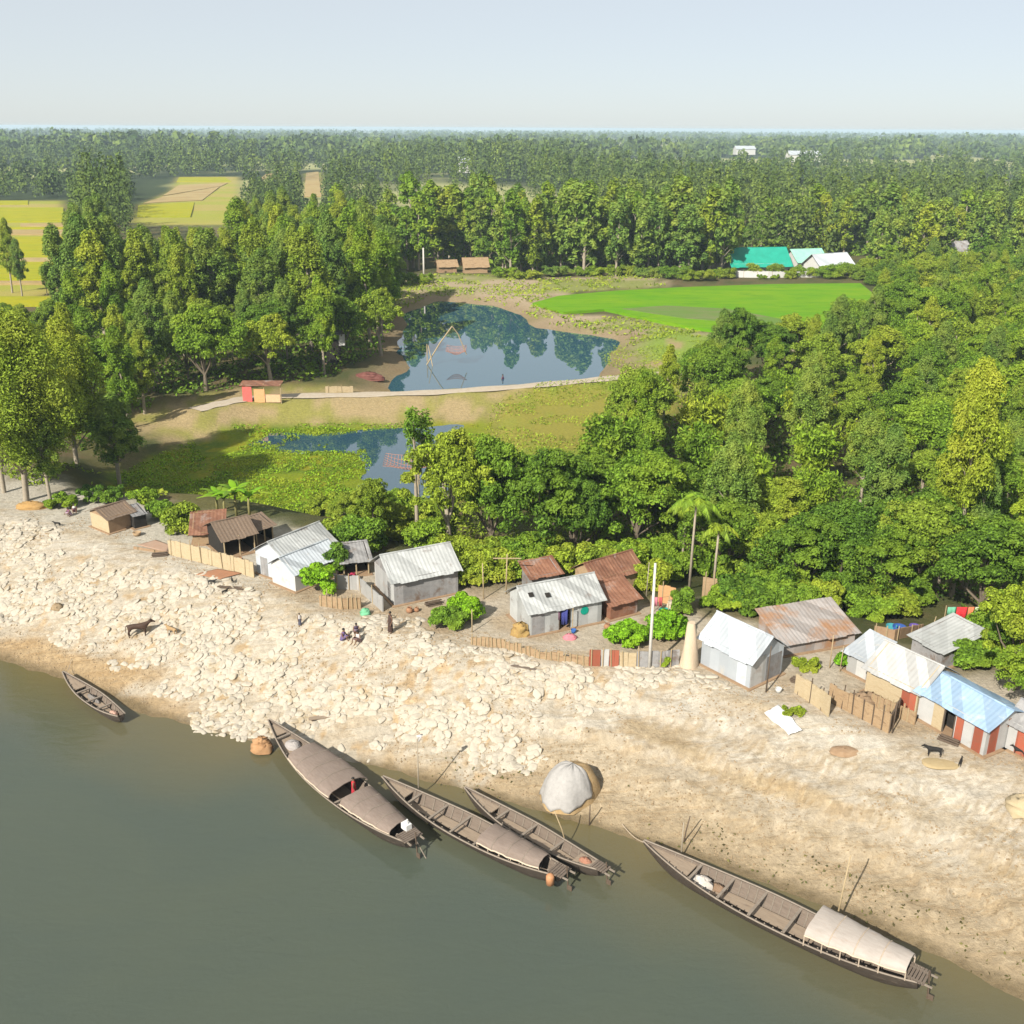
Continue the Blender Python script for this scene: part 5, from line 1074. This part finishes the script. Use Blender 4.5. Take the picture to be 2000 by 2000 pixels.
def washing(label, u0, u1, v, parts_, h=1.9):
    a, e = at(u0, v), at(u1, v); o = thing('washing_line', label, 'washing line', a); d = e - a; d.z = 0; L = d.length; o.rotation_euler.z = math.atan2(d.y, d.x)
    for x in (0, L): g = MB(); g.tube([(x, 0, -.3), (x, 0, h)], .04, 5); g.build('post', BAMB, o)
    g = MB(); g.tube([(0, 0, h - .05), (L / 2, 0, h - .2), (L, 0, h - .05)], .012, 4); g.build('line', DWOOD, o)
    x = .15
    for w, col, hh in parts_:
        g = MB(); P_ = []
        for i in range(8):
            t = i / 7; y = .06 * math.sin(i * 1.9); P_.append([(x + w * t, y * k, h - .14 - hh * k) for k in (0, .5, 1)])
        g.grid(P_); c = g.build('garment', cloth('garment_cloth', col), o, True); md = c.modifiers.new('t', 'SOLIDIFY'); md.thickness = .02; x += w + .08
    return o
washing('washing line with red and green cloths under the trees at the right', 1842, 1922, 1222, [(.7, (.18, .5, .33), .8), (.9, (.75, .04, .05), 1.2), (.5, (.8, .22, .1), 1.2), (.4, (.55, .62, .4), .9), (1.0, (.80, .02, .10), 1.3)])
washing('line of dark clothes hanging by the doorway of the patched grey hut', 1078, 1118, 1232, [(.5, (.16, .08, .12), .9), (.5, (.05, .06, .25), 1.3)], 2.0)
washing('line of mixed washing behind the creepers', 1270, 1305, 1200, [(.4, (.6, .2, .25), .8), (.3, (.5, .1, .1), .8)], 1.7)
# lift nets in the two pools
def liftnet(label, base, tip, side, netp, seed):
    p = at(*base, ZP); o = thing('lift_net', label, 'fishing net', p, group='bamboo lift nets'); h = hgt(p, tip[1]); mpp = p.y / F
    X = (tip[0] - base[0]) * mpp; X2 = (side[0] - base[0]) * mpp; h2 = hgt(p, side[1]); r0 = .10 * p.y / 150
    def t_(name, pts, r, m): g = MB(); g.tube(pts, r, 5); return g.build(name, m, o)
    t_('boom', [(-.2, 0, -.6), (X * .55, 0, h * .58), (X, 0, h)], r0, BAMB); t_('boom', [(X, 0, h), (X * .6 + X2 * .4, .5, h * .72 + h2 * .3), (X2, 1, h2)], r0 * .8, BAMB)
    t_('stake', [(0, 3, -.8), (0, 3, h * .45)], r0 * .8, BAMB); t_('stake', [(X * .3, -1.5, -.8), (X * .1, 0, h * .5)], r0 * .7, BAMB)
    g = MB(); P_ = []; nx = (netp[0] - base[0]) * mpp; w = netp[2] * mpp; hz = hgt(p, netp[1])
    for i in range(9): P_.append([(nx + w * i / 8, j * .5 - 1, hz - 1.1 * math.sin(math.pi * i / 8) * math.sin(math.pi * (j + .5) / 7) + .1 * j) for j in range(7)])
    P_ = [[tuple(Vector(P_[i // 2][j]).lerp(Vector(P_[min(8, i // 2 + i % 2)][j]), .5 if i % 2 else 0)) for j in range(7)] for i in range(17)]
    g.grid(P_); c = g.build('net', cloth('net_red', (.5, .24, .17)), o); md = c.modifiers.new('t', 'WIREFRAME'); md.thickness = .06; md.use_replace = True
liftnet('bamboo lift net leaning over the near end of the pond', (832, 712), (885, 637), (912, 694), (872, 684, 40), 1)
liftnet('bamboo lift net over the marsh pool with a pink net', (815, 962), (832, 850), (856, 905), (748, 905, 108), 2)
o = hut('stilt_hut', 'small dark stilt hut with a white panel at the edge of the pond', at(640, 714), at(668, 712), 3.0, 5.6, 6.6, DARKIN, TIN_D, panels=[('front', 2.2, 3.3, 3.4, 5.4, WHITEP)], group='sheds on the far shore', wave=.03)
heap('bank_boat', 'dark red upturned boat on the pond bank below the stilt hut', 'boat', at(722, 740), (5.5, 2.2, 1.2), pmat('red_boat', (.13, .04, .035), (.2, .08, .06), 2, .8), 30, lumps=.1, rz=-.3)
o = thing('market_stall', 'little stall with red and orange cloth at the left end of the dike', 'stall', at(505, 786))
for i, (x, w, hh, col) in enumerate([(-1.6, 1.4, 2.4, (.75, .16, .14)), (.2, 1.6, 2.0, (.8, .42, .2)), (2.2, 2.2, 1.2, (.75, .5, .3))]):
    g = MB(); g.box((x, .06 * i, hh / 2), (w, .1, hh)); g.build('cloth_panel', cloth('stall_cloth', col), o)
for x in (-2.3, .9, 3.4): g = MB(); g.tube([(x, .2, -.4), (x, .2, 2.8)], .08, 5); g.build('post', BAMB, o)
g = MB(); g.box((.4, 1.0, 2.7), (6.2, 2.4, .08), (.1, 0, 0)); g.build('awning', TIN_R, o)
# ------------------------------------------------------------------ people and animals
SKIN = pmat('brown_skin', (.16, .085, .05), (.20, .11, .065), 5, .6, bump=0); HAIR = pmat('black_hair', (.012, .01, .009), (.02, .017, .015), 8, .5, bump=0)
def skinmesh(name, verts, edges, radii, mat, root=0, levels=1):
    me = bpy.data.meshes.new(name); me.from_pydata(verts, edges, []); o = bpy.data.objects.new(name, me); C.objects.link(o)
    o.modifiers.new('skin', 'SKIN'); sd = o.modifiers.new('sub', 'SUBSURF'); sd.levels = sd.render_levels = levels
    for i, r_ in enumerate(radii): me.skin_vertices[0].data[i].radius = r_ if hasattr(r_, '__len__') else (r_, r_); me.skin_vertices[0].data[i].use_root = (i == root)
    dg = bpy.context.evaluated_depsgraph_get(); m2 = bpy.data.meshes.new_from_object(o.evaluated_get(dg)); bpy.data.objects.remove(o); m2.polygons.foreach_set('use_smooth', [True] * len(m2.polygons)); m2.materials.clear(); m2.materials.append(mat); return m2
POSES = {   # pelvis, chest, neck, head, then (shoulder, elbow, wrist) and (hip, knee, ankle, toe) per side
 'stand': dict(pel=(0, 0, .92), ch=(0, .01, 1.28), nk=(0, .02, 1.46), hd=(0, 0, 1.60), arm=[(.19, 0, 1.38), (.25, .03, 1.10), (.24, -.08, .86)], leg=[(.10, 0, .88), (.11, -.02, .48), (.12, .02, .07), (.13, -.16, .03)]),
 'sit': dict(pel=(0, .1, .16), ch=(0, .02, .50), nk=(0, -.02, .68), hd=(0, -.05, .82), arm=[(.19, .0, .60), (.26, -.10, .36), (.16, -.34, .40)], leg=[(.11, .06, .16), (.17, -.34, .44), (.15, -.50, .07), (.15, -.68, .04)]),
 'squat': dict(pel=(0, .12, .26), ch=(0, -.02, .58), nk=(0, -.08, .75), hd=(0, -.12, .88), arm=[(.19, -.02, .67), (.24, -.22, .46), (.12, -.42, .40)], leg=[(.11, .08, .27), (.18, -.26, .52), (.15, -.02, .07), (.15, -.2, .03)])}
def person(label, loc, rz, pose='stand', shirt=(.7, .7, .7), wrap=(.2, .2, .3), hair=True, k=1.0, bend=0, group=None):
    q = POSES[pose]; V, E, Rr = [], [], []
    def add(p, r_, par=None):
        V.append(p); Rr.append(r_)
        if par is not None: E.append((par, len(V) - 1))
        return len(V) - 1
    pel = add(q['pel'], (.15, .11)); ch = add(q['ch'], (.155, .11), pel); nk = add(q['nk'], .055, ch); hd = add(q['hd'], (.085, .1), nk); hx, hy, hz = q['hd']; add((hx, hy, hz + .11), .07, hd); add((hx, hy - .105, hz - .01), .018, hd)
    for s in (-1, 1):
        sh, el, wr = [(p[0] * s, p[1], p[2]) for p in q['arm']]; a = add(sh, .055, ch); b = add(el, .042, a); c = add(wr, .03, b); d = (Vector(wr) - Vector(el)).normalized(); pm = add(tuple(Vector(wr) + d * .07), (.035, .02), c)
        for f in range(4): off = Vector(((f - 1.5) * .02, 0, 0)); p1 = add(tuple(Vector(wr) + d * .13 + off), .009, pm); add(tuple(Vector(wr) + d * (.17 + .01 * (f in (1, 2))) + off + Vector((0, -.02, -.01))), .008, p1)
        t1 = add(tuple(Vector(wr) + d * .06 + Vector((-.045 * s, -.02, 0))), .010, c); add(tuple(Vector(wr) + d * .10 + Vector((-.055 * s, -.04, 0))), .009, t1)
        hp, kn, an_, to = [(p[0] * s, p[1], p[2]) for p in q['leg']]; a = add(hp, .085, pel); b = add(kn, .058, a); c = add(an_, .04, b); add(to, (.04, .025), c)
    o = thing('person', label, 'person', loc, rz, group, (k, k, k)); link('body', skinmesh('body', V, E, Rr, SKIN), None, o)
    def loft(name, pts, rx_, ry_, mat):
        b = MB(); P_ = []
        for p, x, y in zip(pts, rx_, ry_): P_.append([(p[0] + math.cos(2 * math.pi * i / 14) * x, p[1] + math.sin(2 * math.pi * i / 14) * y, p[2]) for i in range(15)])
        b.grid([list(x) for x in zip(*P_)]); return b.build(name, mat, o, True)
    P0, C0, N0 = Vector(q['pel']), Vector(q['ch']), Vector(q['nk'])
    loft('shirt', [P0 + Vector((0, 0, -.04)), P0.lerp(C0, .5), C0, C0.lerp(N0, .6), N0], [.185, .175, .205, .17, .07], [.145, .135, .14, .12, .07], cloth('shirt_cloth', shirt))
    if pose == 'stand': loft('lungi', [P0 + Vector((0, 0, .06)), P0 + Vector((0, 0, -.3)), P0 + Vector((0, -.02, -.74))], [.19, .2, .22], [.15, .17, .2], cloth('lungi_cloth', wrap))
    else:
        kn = q['leg'][1]; ft = q['leg'][2]; loft('lungi', [P0 + Vector((0, .0, -.12)), P0 + Vector((0, -.1, .04)), Vector((0, kn[1] * .75, kn[2] * .9)), Vector((0, kn[1], kn[2] + .06))], [.24, .25, .25, .12], [.18, .24, .2, .1], cloth('lungi_cloth', wrap))
    b = MB(); P_ = []
    for i in range(6):
        t = i / 5 * 1.75; P_.append([(hx + math.cos(2 * math.pi * k_ / 12) * .098 * math.sin(t), hy + .012 + math.sin(2 * math.pi * k_ / 12) * .112 * math.sin(t), hz + .05 + .108 * math.cos(t)) for k_ in range(13)])
    b.grid([list(x) for x in zip(*P_)]); b.build('hair', HAIR, o, True); return o
person('person in a violet shirt sitting on the slope in front of the grey hut', at(671, 1250), 1.2, 'sit', (.2, .13, .3), (.16, .12, .25), k=1.1)
person('person in white sitting right of the violet-shirted one', at(700, 1254), -.6, 'sit', (.66, .62, .6), (.22, .14, .14), k=1.1)
person('person in dark clothes squatting just behind the seated pair', at(696, 1238), .3, 'squat', (.1, .07, .12), (.2, .15, .2))
person('small child standing alone on the slope left of the seated pair', at(586, 1222), .5, 'stand', (.55, .52, .5), (.1, .1, .14), k=.66)
person('person in dark brown clothes standing by the grey hut', at(763, 1236), -.9, 'stand', (.08, .05, .04), (.07, .04, .03), k=1.08)
person('person in dark clothes walking on the dike path by the pond', at(982, 757), 1.0, 'stand', (.08, .03, .1), (.02, .02, .04), k=1.35)
pos, rz = onboat(BOAT_A, .625, .15, .45); person('person in red standing between the canopies of the boat', pos, rz + 2.5, 'stand', (.55, .03, .04), (.5, .03, .05), k=.98)
person('person in a white shirt sitting by the road at the left end', at(146, 1000), .4, 'sit', (.75, .72, .68), (.2, .08, .12))
person('person in a violet wrap sitting by the road at the left end', at(136, 1008), -.5, 'squat', (.28, .12, .2), (.5, .35, .45))
FUR = pmat('dark_brown_hide', (.05, .026, .016), (.075, .04, .024), 6, .7, bump=.1); BLK = pmat('black_goat_hair', (.012, .011, .010), (.025, .022, .02), 8, .8, bump=.2)
def beast(name, label, cat, loc, rz, k, mat, horns=True, neck_up=.5, group=None):
    """four-legged animal facing +x; unit withers height"""
    V, E, Rr = [], [], []
    def add(p, r_, par=None):
        V.append(p); Rr.append(r_)
        if par is not None: E.append((par, len(V) - 1))
        return len(V) - 1
    hip = add((-.52, 0, .80), (.17, .15)); bl = add((-.1, 0, .72), (.20, .21), hip); chs = add((.38, 0, .76), (.19, .22), bl); nk = add((.62, 0, .86 + neck_up * .12), (.10, .13), chs); pl = add((.82, 0, .92 + neck_up * .3), (.085, .095), nk); mz = add((1.02, 0, .82 + neck_up * .3), (.055, .06), pl); add((1.1, 0, .79 + neck_up * .3), .045, mz)
    tl = add((-.72, 0, .84), .03, hip); t2 = add((-.78, 0, .55), .02, tl); add((-.77, 0, .35), .03, t2)
    for s in (-1, 1):
        a = add((.40, .13 * s, .55), (.09, .08), chs); b = add((.41, .14 * s, .32), .05, a); c = add((.40, .14 * s, .08), .035, b); add((.43, .14 * s, .02), .042, c)
        a = add((-.50, .14 * s, .58), (.12, .09), hip); b = add((-.62, .15 * s, .36), .05, a); c = add((-.58, .15 * s, .08), .036, b); add((-.55, .15 * s, .02), .042, c)
        e = add((.80, .10 * s, 1.0 + neck_up * .3), .03, pl); add((.76, .20 * s, 1.0 + neck_up * .3), .025, e)
    o = thing(name, label, cat, loc, rz, group, (k, k, k)); link('body', skinmesh('body', V, E, Rr, mat), None, o)
    if horns:
        for s in (-1, 1): g = MB(); g.tube([(.82, .06 * s, .99 + neck_up * .3), (.80, .13 * s, 1.10 + neck_up * .3), (.85, .15 * s, 1.2 + neck_up * .3)], [.025, .02, .006], 5); g.build('horn', GUNW, o)
    return o
beast('cow', 'dark brown cow standing on the sandy slope', 'cow', at(272, 1243), .25, 1.3, FUR)
beast('goat', 'black goat standing beside the straw patch by the blue-roofed hut', 'goat', at(1822, 1476), 2.9, .72, BLK, neck_up=.2)
beast('goat', 'small black kid right of the straw patch', 'goat', at(1875, 1494), 1.0, .4, BLK, False, .6)
beast('goat', 'black goat at the right edge of the photo', 'goat', at(1989, 1475), 2.4, .55, BLK, neck_up=.3)
beast('goat', 'black goat at the near corner of the red-brown mat', 'goat', at(414, 1142), .1, .5, BLK, neck_up=.1)
beast('goat', 'black kid below the red-brown mat', 'goat', at(440, 1160), .8, .42, BLK, False, .4)
beast('goat', 'black kid right of the red-brown mat', 'goat', at(454, 1138), 2.0, .4, BLK, False, .6)
beast('goat', 'dark goat lying near the road at the left end', 'goat', at(112, 1028), 3.0, .5, BLK, False, .2)
beast('calf', 'tan calf among the bags right of the dark cow', 'calf', at(336, 1240), 2.6, .8, pmat('tan_hide', (.33, .21, .1), (.4, .27, .14), 5, .7), False, .2)

# ------------------------------------------------------------------ clutter of the yards
CLAY = pmat('clay_pot', (.30, .15, .08), (.38, .2, .11), 5, .8)
def pot(label, u, v, r0, mat=CLAY, name='clay_pot', prof=((0, 0), (.75, .02), (1, .45), (.8, .85), (.5, 1.0), (.62, 1.12), (.5, 1.1), (.42, .95)), cat='pot', hk=1.4):
    p = at(u, v); b = MB(); b.grid([[(math.cos(2 * math.pi * k / 14) * r0 * a_, math.sin(2 * math.pi * k / 14) * r0 * a_, z_ * r0 * hk) for a_, z_ in prof] for k in range(15)]); return tag(b.build(name, mat, None, True, p), label, cat)
pot('round clay pot by the wall of the grey ridge-roofed hut', 800, 1196, .3); pot('smaller clay pot beside the round one by the grey ridge-roofed hut', 814, 1194, .23)
pot('clay pot at the right corner of the patched grey hut', 1186, 1228, .3)
pot('clay water pot in front of the open thatched shed', 470, 1098, .3)
BK = ((0, 0), (.7, 0), (1, 1), (.94, 1), (.66, .06), (0, .06))
pot('blue bucket by the doorway of the patched grey hut', 1120, 1236, .22, cloth('blue_bucket', (.04, .13, .4)), 'bucket', BK, 'bucket')
pot('red bucket by the awning left of the grey hut', 668, 1146, .24, cloth('red_bucket', (.45, .05, .04)), 'bucket', BK, 'bucket')
pot('white bucket at the gable of the long white hut', 1520, 1352, .24, cloth('white_bucket', (.6, .6, .58)), 'bucket', BK, 'bucket')
pot('cane basket behind the brown mat fence', 1668, 1382, .42, MATB, 'basket', BK, 'basket', .9); pot('cane basket beside the small brown hut', 268, 1046, .42, MATB, 'basket', BK, 'basket', .9)
def firewood(label, u, v, rz, n=16, L=1.3):
    p = at(u, v); b = MB(); r = random.Random(int(u))
    for i in range(n):
        row = 0 if i < n * .45 else 1 if i < n * .8 else 2; k = i - (0, n * .45, n * .8)[row]; y = k * .13 + row * .07 + r.uniform(-.03, .03); z = .07 + row * .12
        l = L * r.uniform(.8, 1.15); b.tube([(-l / 2, y, z + r.uniform(-.02, .02)), (0, y + r.uniform(-.03, .03), z), (l / 2, y + r.uniform(-.04, .04), z)], r.uniform(.04, .065), 5)
    return tag(b.build('firewood_pile', DWOOD, None, False, p, rz), label, 'firewood')
firewood('pile of firewood beside the long dark wall of the grey hut', 850, 1184, .45); firewood('pile of firewood between the long white hut and the brown mat fence', 1560, 1338, -.6)
firewood('pile of firewood against the blue-roofed hut', 1850, 1452, -.75, 12); firewood('pile of firewood left of the pale mat fence', 312, 1088, .2, 14)
def plank(label, u, v, rz, L, w=.28, mat=PLANK):
    p = at(u, v); b = MB(); b.box((0, 0, .09), (L, w, .06), (0, .02, 0)); b.box((-.1, w * 1.1, .07), (L * .9, w * .8, .05), (0, 0, .08)); return tag(b.build('planks', mat, None, False, p, rz), label, 'planks')
plank('two boat planks lying on the bank above the broad boat', 640, 1402, .3, 2.8); plank('two planks lying before the pale mat fence', 450, 1150, -.2, 2.4, .25, DWOOD); plank('two grey planks on the slope below the twig fence', 1020, 1305, -.3, 2.2, .25, INNER)
pole('bamboo pole leaning at the mud wall of the tub yard', 1812, 1252, 1205, .045, BAMB, (.4, .1), 'wooden_pole'); pole('thin upright pole in the bean trellis', 1640, 1312, 1262, .04, BAMB, (.05, 0), 'wooden_pole')
pole('grey pole rising behind the rust-red hut', 1262, 1165, 1098, .05, PALEBARK, (.1, 0), 'wooden_pole'); pole('dark pole at the brown mat fence end', 1742, 1432, 1372, .05, DWOOD, (.1, .1), 'wooden_pole')
def rope(label, a, e, sag=.5):
    b = MB(); b.tube([a.lerp(e, k / 10) + Vector((0, 0, -sag * math.sin(math.pi * k / 10))) for k in range(11)], .022, 4); return tag(b.build('mooring_rope', TRIM), label, 'rope')
pos, rz = onboat(BOAT_A, .02, 0, 1.45); rope('mooring rope from the bow of the two-canopy boat to the bank', pos, at(545, 1392) + Vector((0, 0, .1)), .35)
pos, rz = onboat(BOAT_D, .02, 0, 1.3); rope('mooring rope from the bow of the long open boat to the bank', pos, at(1215, 1612) + Vector((0, 0, .1)), .3)
pos, rz = onboat(BOAT_E, .03, 0, .8); rope('mooring rope from the lone rowing boat to the bank', pos, at(140, 1290) + Vector((0, 0, .1)), .2)
